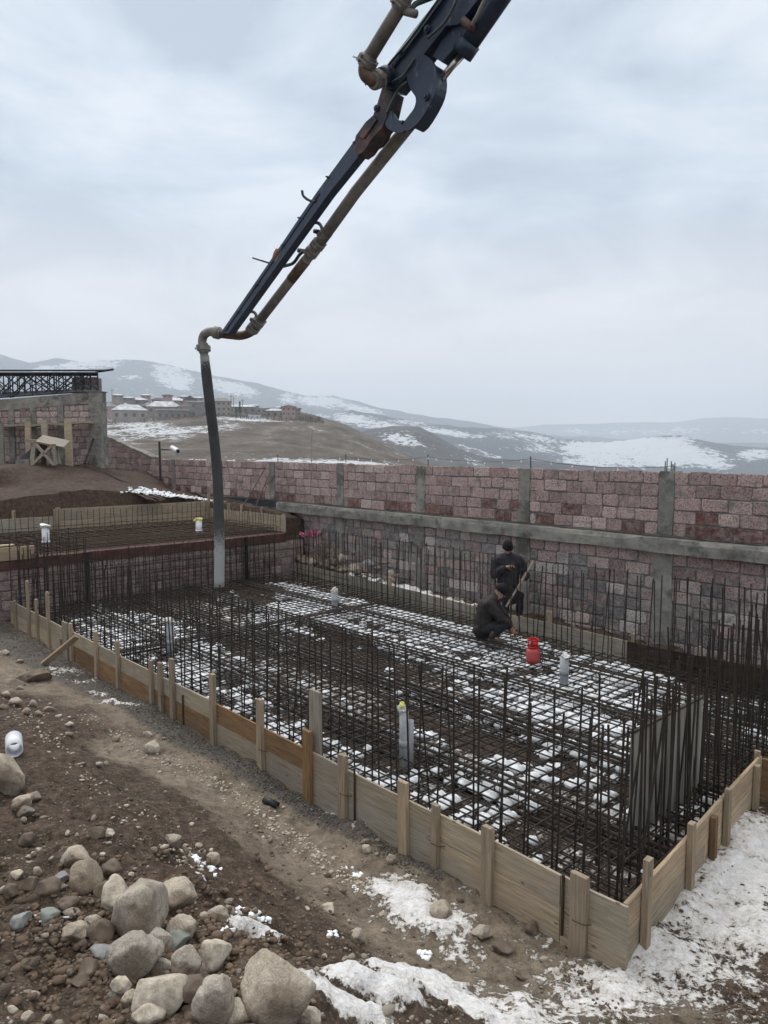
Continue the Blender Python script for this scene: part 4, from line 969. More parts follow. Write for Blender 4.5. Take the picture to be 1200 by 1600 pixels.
starters('row of upright bars against the back shuttering', Pbk, np.arange(-3.8, 13.3, .19), .03, zbk, .09, hbars=(.18, .34), tilt=.03)
starters('second row of upright bars along the back shuttering', Pbk, np.arange(-3.7, 13.3, .25), .03, zbk, .28, hbars=(.30,), tilt=.03)
Pe = lambda s, n, z: W(n + Ur(s), s, z)
ze = lambda s: float(np.interp(s, [0, 3, 6], [1.55, 1.7, 1.75]))
starters('upright bars along the near right end shuttering', Pe, np.arange(.2, 6.0, .18), .03, ze, .12, hbars=(.33,), tilt=.035)
starters('second row of upright bars by the right end shuttering', Pe, np.arange(.28, 6.0, .27), .03, ze, .33, hbars=(.30,), tilt=.035)
starters('upright bars on the near side of the grey standing panel', Pe, np.arange(v1-.35, 6.0, .17), .03, ze, u1-.30, hbars=(), tilt=.04)
starters('upright bars on the far side of the grey standing panel', Pe, np.arange(.5, 6.0, .42), .03, ze, u1-.02, hbars=(), tilt=.04)
starters('upright bars at the far right of the pit extension', Pin, np.arange(-3.6, .1, .2), .03, lambda s: 1.7, 3.45, tilt=.05)
starters('sparse upright bars across the right of the pit extension', Pin, np.arange(-3.0, .6, .31), .03, lambda s: 1.6, 4.6, tilt=.05)
starters('outer upright bars of the mesh against the step wall', Pv, np.arange(.05, 6.3, .16), .03, lambda s: 1.27 if s > 1.6 else 1.62, .12, hbars=(.2,.38,.55,.73,.92,1.10), tilt=.012, jit=.03)
starters('inner upright bars of the mesh against the step wall', Pv, np.arange(.12, 6.3, .19), .03, lambda s: 1.25 if s > 1.6 else 1.6, .30, hbars=(.3,.5,.7,.9,1.08), tilt=.015, jit=.05)
starters('short uprights along the far plank of the raised slab', Pu, np.arange(-4.4, 6.6, .15), 1.25, lambda s: 1.84, .10, me=UB6, hbars=(1.45,), tilt=.02, jit=.05)
starters('short uprights along the side plank of the raised slab', Ps, np.arange(13.55, 17.3, .14), 1.25, lambda s: 1.80, .10, me=UB6, hbars=(1.42,), tilt=.02, jit=.07)
starters('short uprights at the left front edge of the raised slab', Pv, np.arange(-4.4, 1.5, .15), 1.2, lambda s: 1.72, -.12, me=UB6, hbars=(1.48,), tilt=.02, jit=.06)
# leaning odd bars in the front row
for k, (px, y0, x1, y1) in enumerate([(695,1250,702,975),(717,1300,697,985),(965,1320,1000,1005),(1128,1180,1100,985),(1165,1160,1180,930),(1000,1320,985,1000)]):
    pass
# snow caught between the bars
cells = []
ctrl = [(110,950,.2),(200,985,.8),(300,1040,.85),(400,1100,.85),(480,1160,.7),(560,1200,.62),(180,930,.0),(300,925,.0),(400,925,.05),(330,975,.15),(300,1000,.6),(370,1000,.05),(450,1030,.05),(520,1060,.05),(600,1090,.15),(450,1080,.1),(560,1130,.05),(640,1150,.38),(520,1110,.05),(380,1040,.1),(420,990,.2),
        (430,955,.8),(500,940,.9),(470,920,.8),(560,965,.85),(640,990,.75),(720,1010,.85),(520,1000,.45),(600,1040,.25),(680,1060,.3),(760,1080,.5),(840,1090,.8),(900,1050,.85),(960,1080,.8),(1040,1090,.35),(640,1100,.15),
        (700,1130,.22),(780,1150,.5),(860,1160,.75),(940,1200,.7),(700,1200,.55),(640,1230,.75),(720,1280,.7),(800,1310,.55),(860,1260,.55),(900,1320,.2),(950,1360,.05),(960,1300,.2),(880,1360,.1),(1050,1300,.3),(1010,1350,.35),(740,1170,.35),
        (1120,1130,.15),(1160,1120,.45),(1150,1180,.45),(1190,1110,.4),(1110,1200,.3),(800,1010,.85),(870,1010,.8),(1000,1060,.75),(640,945,.85)]
cpx = np.array([c[:2] for c in ctrl], float); cw_ = np.array([c[2] for c in ctrl])
ul, vl = np.meshgrid(np.arange(-3.95, 13.2, .178), np.arange(.03, 6.1, .165)); ul = ul.ravel(); vl = vl.ravel()
ok = (ul > 0) | (vl > 3.35); ul, vl = ul[ok], vl[ok]
cx = C0[0]+UU[0]*(ul+.089)+VV[0]*(vl+.0825); cy = C0[1]+UU[1]*(ul+.089)+VV[1]*(vl+.0825)
qx, qy = proj(cx, cy, np.full_like(cx, .15))
d2 = ((qx[:,None]-cpx[None,:,0])/1.3)**2 + (qy[:,None]-cpx[None,:,1])**2 + 60
pr = (cw_[None]/d2**1.5).sum(1)/(1/d2**1.5).sum(1)
nz = fbm(ul*.5, vl*3.4, 3, 61) ; pr = pr + .03 + (nz-.5)*1.35 + (fbm(ul*2.5, vl*2.5, 2, 64)-.5)*.6
inside = (vl + .08 < np.array([Vk(a) for a in ul]) - .15) & ((ul > .11*np.minimum(vl, 3.2) + .05) | (vl > 3.45))
r2 = np.random.RandomState(9)
V_, F_, o_ = [], [], 0
th = np.linspace(0, 2*np.pi, 11)[:-1]
for x, y, p, ins in zip(cx, cy, pr, inside):
    if not ins or r2.rand() > sstep(.34, .70, p): continue
    s = np.clip(.60 + .40*p + r2.uniform(-.2, .14), .32, .98); top = .150 + r2.uniform(-.075, .012)*(1.25-min(p,1.))*1.6
    a = r2.uniform(.75, 1.15, 10); hu, hv = .084*s, .078*s
    sup = np.power(np.abs(np.cos(th))**3.2 + np.abs(np.sin(th))**3.2, -1/3.2)
    du = np.cos(th)*sup*hu*a + r2.uniform(-.01,.01); dv = np.sin(th)*sup*hv*a + r2.uniform(-.01,.01)
    for fr_, zz in ((.80, top-.062), (1.06, top-.036), (.84, top-.010), (.42, top+.002)):
        V_.append(np.stack([x + UU[0]*du*fr_ + VV[0]*dv*fr_, y + UU[1]*du*fr_ + VV[1]*dv*fr_, np.full(10, zz) + r2.uniform(-.014,.014,10)], 1))
    V_.append(np.array([[x, y, top+.007]]))
    for rr_ in range(3):
        for k in range(10): F_.append((o_+rr_*10+k, o_+rr_*10+(k+1)%10, o_+(rr_+1)*10+(k+1)%10, o_+(rr_+1)*10+k))
    for k in range(10): F_.append((o_+30+k, o_+30+(k+1)%10, o_+40))
    o_ += 41
me = bpy.data.meshes.new('snow_between_bars'); me.from_pydata(np.concatenate(V_).tolist(), [], F_); me.polygons.foreach_set('use_smooth', [True]*len(me.polygons)); me.update()
tag(link('snow_between_bars', me, M['snow']), kind='stuff')
# bank of snow and rubble behind the back shuttering
pts = []
for k in range(420):
    u = rnd.choice([rnd.gauss(8.6,1.2), rnd.gauss(6.6,.8), rnd.gauss(4,1.)]); v = rnd.uniform(Vk(u)+.08, Vk(u)+.45)
    if 0 < u < 12: x, y, _ = W(u, v); pts.append((x, y, float(ground_z(x, y))+.02, rnd.uniform(.03, .085)))
tag(lumps('snow_bank', pts, M['snow'], 2, 5), kind='stuff')
pts = []
for k in range(330):
    px = rnd.uniform(205, 330); py = 768 + (px-205)*.16 + abs(rnd.gauss(0,1))*5 - 3
    if 243 < px < 300 and rnd.random() < .6: py += 5
    g = gpt(px, py); pts.append((g[0], g[1], g[2]+.01, rnd.uniform(.05, .16)))
pts = [(a + rnd.gauss(0,.15), b + rnd.gauss(0,.35), 0, d*.33) for a, b, c, d in pts for _ in (0, 1)]
pts = [(a, b, float(ground_z(a, b))+d*.2, d) for a, b, c, d in pts]
tag(lumps('snow_patch', pts, M['snow'], 2, 6), kind='stuff')
# ------------------------------------------------------------------ concrete pump boom reaching in from the upper right
BT = atd(350, 518, 11.5); BH = np.array([.727, -.686, 0.]); BA = np.array([.686, .727, 0.])
def bp(px, py, off=0.0):
    d = ray(px, py); t = np.dot(BT + BA*off - CAM, BA) / np.dot(d, BA); return CAM + d*t
boom = thing('pump_boom', 'dark blue concrete pump boom with delivery pipe and hanging black end hose', 'pump boom', BT)
def plate(name, poly, o0, o1, mat, bev=True, parent=None):
    A = [bp(x, y, o0) for x, y in poly]; n = len(A); B = [a + BA*(o1-o0) for a in A]
    m = MB(); m.add(A + B, [tuple(range(n)), tuple(range(2*n-1, n-1, -1))] + [(i, n+i, n+(i+1) % n, (i+1) % n) for i in range(n)])
    me = fixn(m.mesh(name)); o = link(name, me, mat, parent or boom)
    return o
def smooth_poly(P, it=2):
    for _ in range(it):
        Q = []
        for i in range(len(P)):
            a, b = np.array(P[i], float), np.array(P[(i+1) % len(P)], float); Q += [tuple(a*.75+b*.25), tuple(a*.25+b*.75)]
        P = Q
    return P
def curve(P, n=6):
    """Catmull-Rom through points"""
    P = [np.array(p, float) for p in P]; P = [2*P[0]-P[1]] + P + [2*P[-1]-P[-2]]; out = []
    for i in range(1, len(P)-2):
        for k in range(n):
            t = k/n; a, b, c, d = P[i-1:i+3]
            out.append(.5*((2*b) + (c-a)*t + (2*a-5*b+4*c-d)*t*t + (3*b-a-3*c+d)*t**3))
    out.append(P[-2]); return out
plate('tip_arm', [(344,521),(420,410.5),(495,300),(558,214),(574,216),(561,243),(513,303),(437,409),(357,521)], 0, .125, M['boompaint'])
plate('arm_edge_strip', [(347,517),(496,301),(499,302),(351,518)], -.012, .0, M['boompaint'])
plate('arm_head', [(556,212),(571,191),(583,180),(590,160),(597,137),(614,143),(606,178),(597,199),(583,214),(568,236),(558,243),(552,232)], -.03, .17, M['boomrust'])
plate('arm_head_step', [(571,191),(584,181),(588,187),(568,216),(557,213)], -.055, -.03, M['boomrust'])
plate('upper_arm', [(598,138),(599,115),(604,103),(683,0),(760,-100),(822,-100),(742,5),(716,38),(697,40),(672,72),(650,100),(616,140)], 0, .22, M['boompaint'])
plate('upper_arm_flange', [(603,104),(683,-1),(760,-101),(766,-100),(690,1),(612,108)], -.03, -.0, M['boompaint'])
plate('upper_arm_gusset', [(690,62),(716,36),(727,26),(735,40),(714,70),(690,97),(676,88)], .05, .28, M['boompaint'])
kid = smooth_poly([(642,88),(663,83),(678,98),(683,117),(681,141),(673,161),(656,190),(637,206),(626,200),(634,187),(647,171),(651,153),(643,143),(634,122)])
plate('link_plate', kid, -.05, -.01, M['boompaint']); plate('link_plate', kid, .18, .22, M['boompaint'])
plate('link_web', smooth_poly([(678,99),(683,117),(681,141),(673,161),(656,190),(645,200),(642,196),(652,184),(667,158),(674,139),(676,117),(671,101)], 1), -.01, .18, M['boompaint'])
plate('lower_link', smooth_poly([(600,192),(606,171),(613,174),(619,187),(630,189),(636,200),(626,209),(607,203)], 1), -.02, .02, M['boompaint'])
def bolt(px, py, r=.035, off=-.05):
    p = bp(px, py, off); MB().tube([p, p - BA*.03], r, 10).tube([p - BA*.03, p - BA*.05], r*.55, 6).build('bolt', M['boompaint'], boom)
for q in ((630,85,.045,-.0),(669,46,.045,-.0),(590,170,.04,-.03),(667,152,.045,-.05),(631,193,.03,-.02),(556,224,.02,-.0),(469,341,.014,0),(443,384,.014,0),(402,446,.014,0),(373,488,.014,0),(513,277,.014,0)): bolt(*q)
def tube(name, P, r, mat, n=14, parent=None, sm=True): return fixn(MB().tube(P, r, n).mesh(name, sm)) and link(name, bpy.data.meshes[-1] if False else _last(name), mat, parent or boom)
def _last(name):
    c = [m for m in bpy.data.meshes if m.name.split('.')[0] == name and m.users == 0]; return c[-1]
# hydraulic cylinder
a, b = bp(724, 80, .17), bp(830, -75, .17)
cyl = tube('cylinder_barrel', [a, b], .115, M['boompaint'], 20)
tube('gland', [a - (b-a)/np.linalg.norm(b-a)*.03, a + (b-a)/np.linalg.norm(b-a)*.12], .135, M['boompaint'], 20, cyl)
tube('cylinder_rod', [bp(680, 137, .10), a], .042, M['chrome'], 14)
tube('hydraulic_line', curve([bp(737,40,.0), bp(745,25,-.02), bp(757,0,-.02), bp(790,-60,-.02)]), .02, M['pipemetal'], 8)
tube('valve_block', [bp(724,32,.02), bp(738,45,.02)], .05, M['boomrust'], 6)
def coupling(p, q, r, parent, lever=True):
    """two-part pipe clamp at p on an axis towards q"""
    p = np.array(p); d = np.array(q) - p; d /= np.linalg.norm(d); m = MB()
    m.tube([p - d*.075, p - d*.045, p - d*.04, p + d*.04, p + d*.045, p + d*.075], [r*1.08, r*1.12, r*1.38, r*1.38, r*1.12, r*1.08], 18)
    s = np.cross(d, [0,0,1.]); s /= np.linalg.norm(s)+1e-9; t = np.cross(d, s)
    for k, e in ((1, s), (-1, s)): m.obox(p + e*k*r*1.45, d*.045, e*r*.28, t*r*.25)
    o = m.build('pipe_clamp', M['pipemetal'], parent)
    if lever: MB().tube(curve([p + s*r*1.5, p + s*r*1.7 + t*r*.6, p + s*r*1.2 + t*r*1.5]), r*.13, 5).build('lever', M['pipemetal'], o)
    return o
OF = .33
p_low = [bp(404, 503, OF), bp(498, 381, OF), bp(556, 300, OF), bp(632, 205, OF), bp(660, 170, OF)]
pr_ = .072
pp = tube('delivery_pipe', p_low[:2], pr_, M['pipemetal'], 18); tube('delivery_pipe', p_low[1:], pr_*1.12, M['pipemetal'], 18)
tube('pipe_wear_sleeve', [bp(455,436.5,OF), bp(478,407,OF)], pr_*1.06, M['pipebrown'], 18)
coupling(bp(497,382,OF), bp(520,352,OF), pr_, boom); coupling(bp(487,394,OF), bp(520,352,OF), pr_, boom); coupling(bp(507,367,OF), bp(540,325,OF), pr_*.9, boom, False); coupling(bp(404,503,OF), bp(430,469,OF), pr_, boom)
q0 = bp(399,511,OF); Tn = bp(345, 522, .08)
elb = tube('lower_elbow', curve([bp(404,503,OF), bp(394,517,OF), bp(378,524,.30), bp(360,523,.18), bp(344,521,.06)], 8), pr_*.98, M['pipebrown'], 18)
coupling(bp(396,513,OF), bp(402,504,OF), pr_, boom)
elb2 = tube('end_elbow', curve([bp(344,521,.06), bp(331,518,0), bp(320,522,0), bp(316,533,0), bp(318,546,0)], 8), pr_*.98, M['pipemetal'], 18)
coupling(bp(339,520,.04), bp(331,518,0), pr_, boom, False); coupling(bp(318,544,0), bp(318.5,550,0), pr_, boom)
zb_ = lambda x, y: bp(x, y, 0)
HD = float(np.dot(bp(318,550,0)-CAM, FW))
hp = [atd(x, y, HD) for x, y in ((318,546),(320,562),(323,590),(329,640),(335,690),(339.5,740),(342,800),(343,860),(342.5,917))]
hpts = curve(hp, 6); hr = [.066 if i < 5 else min(.082, .07 + .002*(i-5)) for i in range(len(hpts))]
fixn(MB().tube(hpts, hr, 18).mesh('end_hose', True)); hose = link('end_hose', _last('end_hose'), M['rubber'], boom)
hose.location = Vector((0,0,0)) - boom.location
tube('hose_sleeve', [atd(319.5,556,HD), atd(322,584,HD)], .074, M['pipemetal'], 18, hose)
# upper delivery pipe, left of the arm
u1_, u2_ = bp(577, 90, -.38), bp(662, -50, -.38)
tube('upper_pipe', [u1_, u2_], .078, M['pipemetal'], 18)
tube('upper_elbow', curve([bp(579,87,-.38), bp(571,103,-.38), bp(572,117,-.36), bp(585,124,-.28), bp(600,119,-.10), bp(612,114,.02)], 8), .08, M['pipebrown'], 18)
coupling(bp(574,96,-.38), bp(585,77,-.38), .082, boom); coupling(bp(587,124,-.26), bp(602,118,-.08), .08, boom); coupling(bp(627,6,-.38), bp(640,-15,-.38), .08, boom)
tube('pipe_flange', [bp(596,121,-.14), bp(604,117,-.05)], .11, M['boompaint'], 16)
tube('wire_end', [bp(552,88,-.42), bp(575,96,-.45)], .012, M['pipemetal'], 6)
tube('bracket_hose', curve([bp(643,14,-.36), bp(650,6,-.3), bp(664,0,-.25), bp(700,-14,-.2)]), .03, M['hydhose'], 8); tube('bracket', [bp(634,18,-.36), bp(650,22,-.34)], .045, M['pipemetal'], 8)
tube('hanging_hook', curve([bp(472,298,.0), bp(474,306,.0), bp(483,313,.0), bp(494,315,.0)]), .018, M['truss'], 7)
tube('peg', [bp(395,403,-.05), bp(422,411.5,0)], .014, M['truss'], 6)
for P in ([(488,347),(498,349),(503,357),(501,367)], [(443,416),(458,411),(468,398),(476,391)], [(387,486),(397,488),(402,496),(404,503)], [(572,233),(590,231),(603,222),(611,203)]):
    tube('control_hose', curve([bp(P[0][0],P[0][1],.16)] + [bp(x, y, .28) for x, y in P[1:]]), .024, M['hydhose'], 8)
for x, y in ((491,361),(466,391),(479,389),(392,499)):
    a = bp(x, y, .3); tube('pipe_bracket', [a, a + (bp(x+9, y+2, OF)-a)], .035, M['truss'], 6)
plate('rust_patch', [(427,395.5),(431,388),(440,390),(431,408),(424,407)], -.0025, 0, M['orangerust'])

for P in ([(600,112),(612,95),(640,62),(690,-8)],[(612,128),(628,120),(640,104),(648,92)],[(604,178),(612,160),(622,140),(636,128)],[(668,60),(690,40),(704,20),(722,-20)]):
    tube('control_hose', curve([bp(x, y, -.06) for x, y in P]), .016, M['hydhose'], 7)
# ------------------------------------------------------------------ people
def skin_mesh(name, nodes, edges, vox=.016, smooth=6):
    """one continuous surface: tapered limbs between the joints, fused by a voxel remesh"""
    m = MB(); ball = {}
    for k, (p, r) in nodes.items():
        r = r if hasattr(r, '__len__') else (r, r); ball[k] = (np.array(p, float), r)
    for a, b in edges:
        (p, ra), (q, rb_) = ball[a], ball[b]; d = q - p; L = np.linalg.norm(d); d = d/(L+1e-9)
        h = AXW - d*np.dot(AXW, d)
        if np.linalg.norm(h) < .2: h = np.array([0,0,1.]) - d*d[2]
        x = h/np.linalg.norm(h); y = np.cross(d, x); rings = []
        for t in np.linspace(-1, 2, 22):
            if t < 0: s = t; k = math.sqrt(max(0, 1 - s*s)); c = p + d*s*ra[1]; rx, ry = ra[0]*k, ra[1]*k
            elif t > 1: s = t-1; k = math.sqrt(max(0, 1 - s*s)); c = q + d*s*rb_[1]; rx, ry = rb_[0]*k, rb_[1]*k
            else: c = p + (q-p)*t; rx, ry = ra[0]+(rb_[0]-ra[0])*t, ra[1]+(rb_[1]-ra[1])*t
            rx, ry = max(rx, .002), max(ry, .002); rings.append([c + x*rx*math.cos(w_) + y*ry*math.sin(w_) for w_ in [2*math.pi*i/14 for i in range(14)]])
        m.ring_loft(rings)
    me = fixn(m.mesh('tmp')); o = bpy.data.objects.new('tmp', me); C.objects.link(o)
    rm = o.modifiers.new('r', 'REMESH'); rm.mode = 'VOXEL'; rm.voxel_size = vox
    sm_ = o.modifiers.new('m', 'SMOOTH'); sm_.iterations = smooth; sm_.factor = .5
    dg = bpy.context.evaluated_depsgraph_get(); ev = o.evaluated_get(dg); out = bpy.data.meshes.new_from_object(ev); out.name = name
    bpy.data.objects.remove(o); bpy.data.meshes.remove(me); out.materials.clear()
    out.polygons.foreach_set('use_smooth', [True]*len(out.polygons)); return out
AXW = np.array([1.,0,0])
def join_mb(me, mb):
    import bmesh
    t = mb.mesh('tmpj', True); bm = bmesh.new(); bm.from_mesh(me); bm.from_mesh(t); bm.to_mesh(me); bm.free(); bpy.data.meshes.remove(t)
    me.polygons.foreach_set('use_smooth', [True]*len(me.polygons)); return me
def wrinkle(me, amp=.008, sc=9, seed=0):
    off = Vector((seed*3.1, 1.7, seed)); 
    for v in me.vertices:
        q = mnoise.noise(v.co*sc + off) + .5*mnoise.noise(Vector((v.co.x*sc*2.2, v.co.y*sc*2.2, v.co.z*sc*.9)) + off); v.co += v.normal*amp*q
    return me
def ellipsoid(mb, c, ax, r, n=14, m_=9, lo=-1.0, hi=1.0):
    """ax: three unit axes (right, forward, up)"""
    c = np.array(c, float); rings = []
    for i in range(m_+1):
        ph = math.pi*((lo+1)/2 + (hi-lo)/2*i/m_) - math.pi/2; z = math.sin(ph); k = math.cos(ph)
        k = max(k, .02); rings.append([c + ax[0]*r[0]*k*math.cos(t) + ax[1]*r[1]*k*math.sin(t) + ax[2]*r[2]*z for t in [2*math.pi*j/n for j in range(n)]])
    return mb.ring_loft(rings)
def person(label, J, face, headtilt, jac, loc, hatm='hat', glove=None):
    """J: joints in world coordinates; face: forward unit vector of the head (already tilted)"""
    p = thing('person', label, 'person', loc)
    global AXW; AXW = np.array(J['shL'], float) - np.array(J['shR'], float); AXW /= np.linalg.norm(AXW)
    g = lambda k: np.array(J[k], float)
    f = np.array(face, float); f /= np.linalg.norm(f); r_ = np.cross(f, headtilt); r_ /= np.linalg.norm(r_); u_ = np.cross(r_, f)
    N = dict(pelvis=(g('pelvis'), (.13,.10)), belly=((g('pelvis')+g('chest'))/2, (.125,.095)), chest=(g('chest'), (.15,.105)), neckb=(g('neck'), (.06,.06)), nk=(g('neck')+(g('head')-g('neck'))*.5, .052), hd=(g('head'), (.07,.08)))
    E = [('pelvis','belly'),('belly','chest'),('chest','neckb'),('neckb','nk'),('nk','hd')]
    for s in 'LR':
        N['sh'+s] = (g('sh'+s), .055); N['el'+s] = (g('el'+s), .040); N['wr'+s] = (g('wr'+s), .027); N['pa'+s] = (g('pa'+s), (.036,.018))
        N['hi'+s] = (g('hi'+s), .085); N['kn'+s] = (g('kn'+s), .058); N['an'+s] = (g('an'+s), .038); N['to'+s] = (g('to'+s), (.042,.028))
        E += [('chest','sh'+s),('sh'+s,'el'+s),('el'+s,'wr'+s),('wr'+s,'pa'+s),('pelvis','hi'+s),('hi'+s,'kn'+s),('kn'+s,'an'+s),('an'+s,'to'+s)]
    me = skin_mesh('body', N, E, .011, 4); h = g('head'); mb = MB()
    ellipsoid(mb, h + u_*.035, (r_, f, u_), (.076, .096, .105)); ellipsoid(mb, h + f*.028 - u_*.045, (r_, f, u_), (.055, .062, .07))
    mb.tube([h + f*.088 + u_*.025, h + f*.112 - u_*.012, h + f*.098 - u_*.02], [.008, .015, .010], 7)
    for k in (-1, 1):
        ellipsoid(mb, h + r_*k*.076 + u_*.005, (r_, f, u_), (.012, .022, .032), 8, 6)
        ellipsoid(mb, h + r_*k*.030 + f*.083 + u_*.028, (r_, f, u_), (.013, .010, .008), 8, 6)
    mb.tube([h + f*.085 - u_*.048 - r_*.022, h + f*.093 - u_*.047, h + f*.085 - u_*.048 + r_*.022], .006, 6)
    # hands: palm end to four unequal fingers and a thumb, curled
    for s in 'LR':
        w_ = g('wr'+s); pl_ = g('pa'+s); d = pl_ - w_; d /= np.linalg.norm(d); side = np.cross(d, f); side /= np.linalg.norm(side)+1e-9; dn = np.cross(side, d)*( -1 if s == 'L' else 1); dn = dn if dn[2] < 0 else -dn
        for i, ln in enumerate((.066, .075, .070, .054)):
            o = pl_ + side*(.027 - .018*i) + d*.012; mb.tube([o, o + d*ln*.5 + dn*.010, o + d*ln*.8 + dn*.034, o + d*ln*.78 + dn*.058], [.0095,.009,.008,.006], 7)
        o = w_ + (pl_-w_)*.45 + side*.03; mb.tube([o, o + side*.022 + d*.022 + dn*.01, o + side*.018 + d*.05 + dn*.028], [.012,.010,.007], 7)
    join_mb(me, mb); link('body', me, M['skin'], p)
    # jacket
    up = (g('neck')-g('pelvis')); up /= np.linalg.norm(up)
    N = dict(hem=(g('pelvis') - up*.06*J.get('hemk', 1), (.185,.16)), waist=(g('pelvis') + up*.12, (.21,.175)), mid=((g('pelvis')+g('chest'))/2 + up*.05, (.21,.17)), chest=(g('chest'), (.215,.165)), nb=(g('neck') - up*.01, (.100,.095)), col=(g('neck') + up*.035, (.082,.082)))
    E = [('hem','waist'),('waist','mid'),('mid','chest'),('chest','nb'),('nb','col')]
    for s in 'LR':
        N['s'+s] = (g('sh'+s), .102); N['m'+s] = ((g('sh'+s)+g('el'+s))/2, .088); N['e'+s] = (g('el'+s), .080); N['f'+s] = ((g('el'+s)+g('wr'+s))/2, .070); N['c'+s] = (g('wr'+s) + (g('el'+s)-g('wr'+s))*.06, .052)
        E += [('nb','s'+s),('chest','s'+s),('s'+s,'m'+s),('m'+s,'e'+s),('e'+s,'f'+s),('f'+s,'c'+s)]
    jk = link('jacket', wrinkle(skin_mesh('jacket', N, E, .014, 6), .022, 9, 1), M[jac], p)
    # trousers: one mesh, both legs
    N = dict(w=(g('pelvis') + up*.05, (.155,.125)), p=(g('pelvis'), (.155,.130)))
    E = [('w','p')]

    for s in 'LR':
        N['h'+s] = (g('hi'+s), .108); N['t'+s] = ((g('hi'+s)+g('kn'+s))/2, .095); N['k'+s] = (g('kn'+s), .080); N['c'+s] = ((g('kn'+s)+g('an'+s))/2, .072); N['a'+s] = (g('an'+s) + (g('kn'+s)-g('an'+s))*.10, .062)
        E += [('p','h'+s),('h'+s,'t'+s),('t'+s,'k'+s),('k'+s,'c'+s),('c'+s,'a'+s)]
    link('trousers', wrinkle(skin_mesh('trousers', N, E, .016, 6), .014, 9, 2), M['trousers'], p)
    for s in 'LR':
        a, t = g('an'+s), g('to'+s); d = t - a; d[2] = 0; d /= np.linalg.norm(d); z0 = J['ground'+s] if 'ground'+s in J else J['ground']
        hl = np.array([a[0], a[1], z0]) - d*.06; m = MB(); sd = np.cross(d, [0,0,1.]); rings = []
        for q, hw, hh in ((0,.038,.075),(.03,.045,.10),(.10,.048,.11),(.17,.050,.075),(.23,.052,.058),(.28,.044,.045),(.305,.022,.03)):
            c = hl + d*q; rings.append([c - sd*hw, c + sd*hw, c + sd*hw*.98 + np.array([0,0,hh*.6]), c + sd*hw*.5 + np.array([0,0,hh]), c - sd*hw*.5 + np.array([0,0,hh]), c - sd*hw*.98 + np.array([0,0,hh*.6])])
        m.ring_loft(rings); m.tube([a + np.array([0,0,-.05]) if a[2]-z0 > .08 else a, a + np.array([0,0,.10])], [.058,.060], 12); fixn(m.mesh('boot', True)); link('boot', _last('boot'), M['boots'], p)
    m = MB(); ax = (r_, f, u_); ellipsoid(m, h + u_*.045 - f*.004, ax, (.093, .112, .118), 18, 10, -.12, 1.0)
    m.tube([h + u_*(.012) + (r_*math.cos(t)*.089 + f*math.sin(t)*.107) for t in [2*math.pi*k/20 for k in range(21)]], .012, 6)
    m.build('knitted_hat', M[hatm], p, True)
    return p
# standing man behind the back shuttering, facing us and looking down
us_ = on_v(796, Vk(4.5)+.42); vs_ = Vk(us_)+.42
bs = W(us_, vs_); gzz = float(ground_z(bs[0], bs[1])); Dm = bs[1]
def PX(x, y, dd=0.0): return atd(x, y, (bs[1])*cp_ + 2.0*sp_ + dd)
def sp2(px, py, dy):  # a point on image point px,py at world y = bs.y+dy
    d = ray(px, py); return CAM + d*((bs[1]+dy)/d[1])
J = dict(ground=gzz, pelvis=sp2(794,922,0), chest=sp2(794,886,-.01), neck=sp2(793,869,-.03), head=sp2(793,856,-.08),
    shR=sp2(776,876,0), elR=sp2(772,898,-.05), wrR=sp2(790,886,-.26), paR=sp2(799,885,-.29),
    shL=sp2(811,876,0), elL=sp2(821,899,.0), wrL=sp2(818,905,-.20), paL=sp2(815,907,-.27), hemk=2.3,
    hiR=sp2(787,928,0), hiL=sp2(802,928,0))
for s, dx in (('R', -.11), ('L', .12)):
    J['kn'+s] = (bs[0]+dx*1.1, bs[1]-.03, gzz+.48); J['an'+s] = (bs[0]+dx*1.15, bs[1]+.02, gzz+.09); J['to'+s] = (bs[0]+dx*1.5, bs[1]-.13, gzz+.04)
person('worker in black knitted hat and dark jacket standing behind the back shuttering holding a pole', J, (.15,-.85,-.5), (0,-.3,1), 'jacket', (bs[0], bs[1], gzz))
a, b = sp2(834,876,-.30), sp2(791,948,-.38)
tag(MB().tube([a, (a+b)/2, b], .020, 8).build('wooden_pole', M['greyboard']), 'pale wooden pole held slantwise by the standing worker', 'pole')
# crouching man on the mat, seen from his right side, reaching down to the bars
bq = atz(764, 1000, .22); gq = .222
def cp2(px, py, dy):
    d = ray(px, py); return CAM + d*((bq[1]+dy)/d[1])
J = dict(ground=gq, pelvis=cp2(754,980,.04), chest=cp2(762,948,.05), neck=cp2(773,935,.04), head=cp2(781,925,.02),
    shR=cp2(764,945,-.13), elR=cp2(781,965,-.18), wrR=cp2(798,978,-.14), paR=cp2(802,984,-.12),
    shL=cp2(771,944,.20), elL=cp2(788,962,.24), wrL=cp2(800,985,.10), paL=cp2(804,991,.07), hemk=.6,
    hiR=cp2(756,984,-.07), knR=cp2(789,975,-.16), anR=cp2(769,997,-.13), toR=cp2(779,1002,-.16),
    hiL=cp2(757,982,.14), knL=cp2(792,972,.22), anL=cp2(760,992,.18), toL=cp2(772,996,.20))
for s in 'LR':
    for k in ('an','to'):
        q = np.array(J[k+s]); J[k+s] = (q[0], q[1], gq + (.10 if k == 'an' else .045))
person('worker in black knitted hat and dark brown jacket crouching on the rebar mat', J, (.80,-.05,-.60), (.5,0,.8), 'jacketbrown', (bq[0], bq[1], gq))
m = MB(); cpos = np.array(J['neck']); m.tube([cpos + np.array([.075*math.cos(t), .075*math.sin(t), -.01 + .035*math.cos(t)]) for t in [2*math.pi*k/14 for k in range(15)]], .022, 7)
cl = m.build('collar', M['pinkcloth'], [o for o in bpy.data.objects if o.get('category') == 'person'][-1], True)
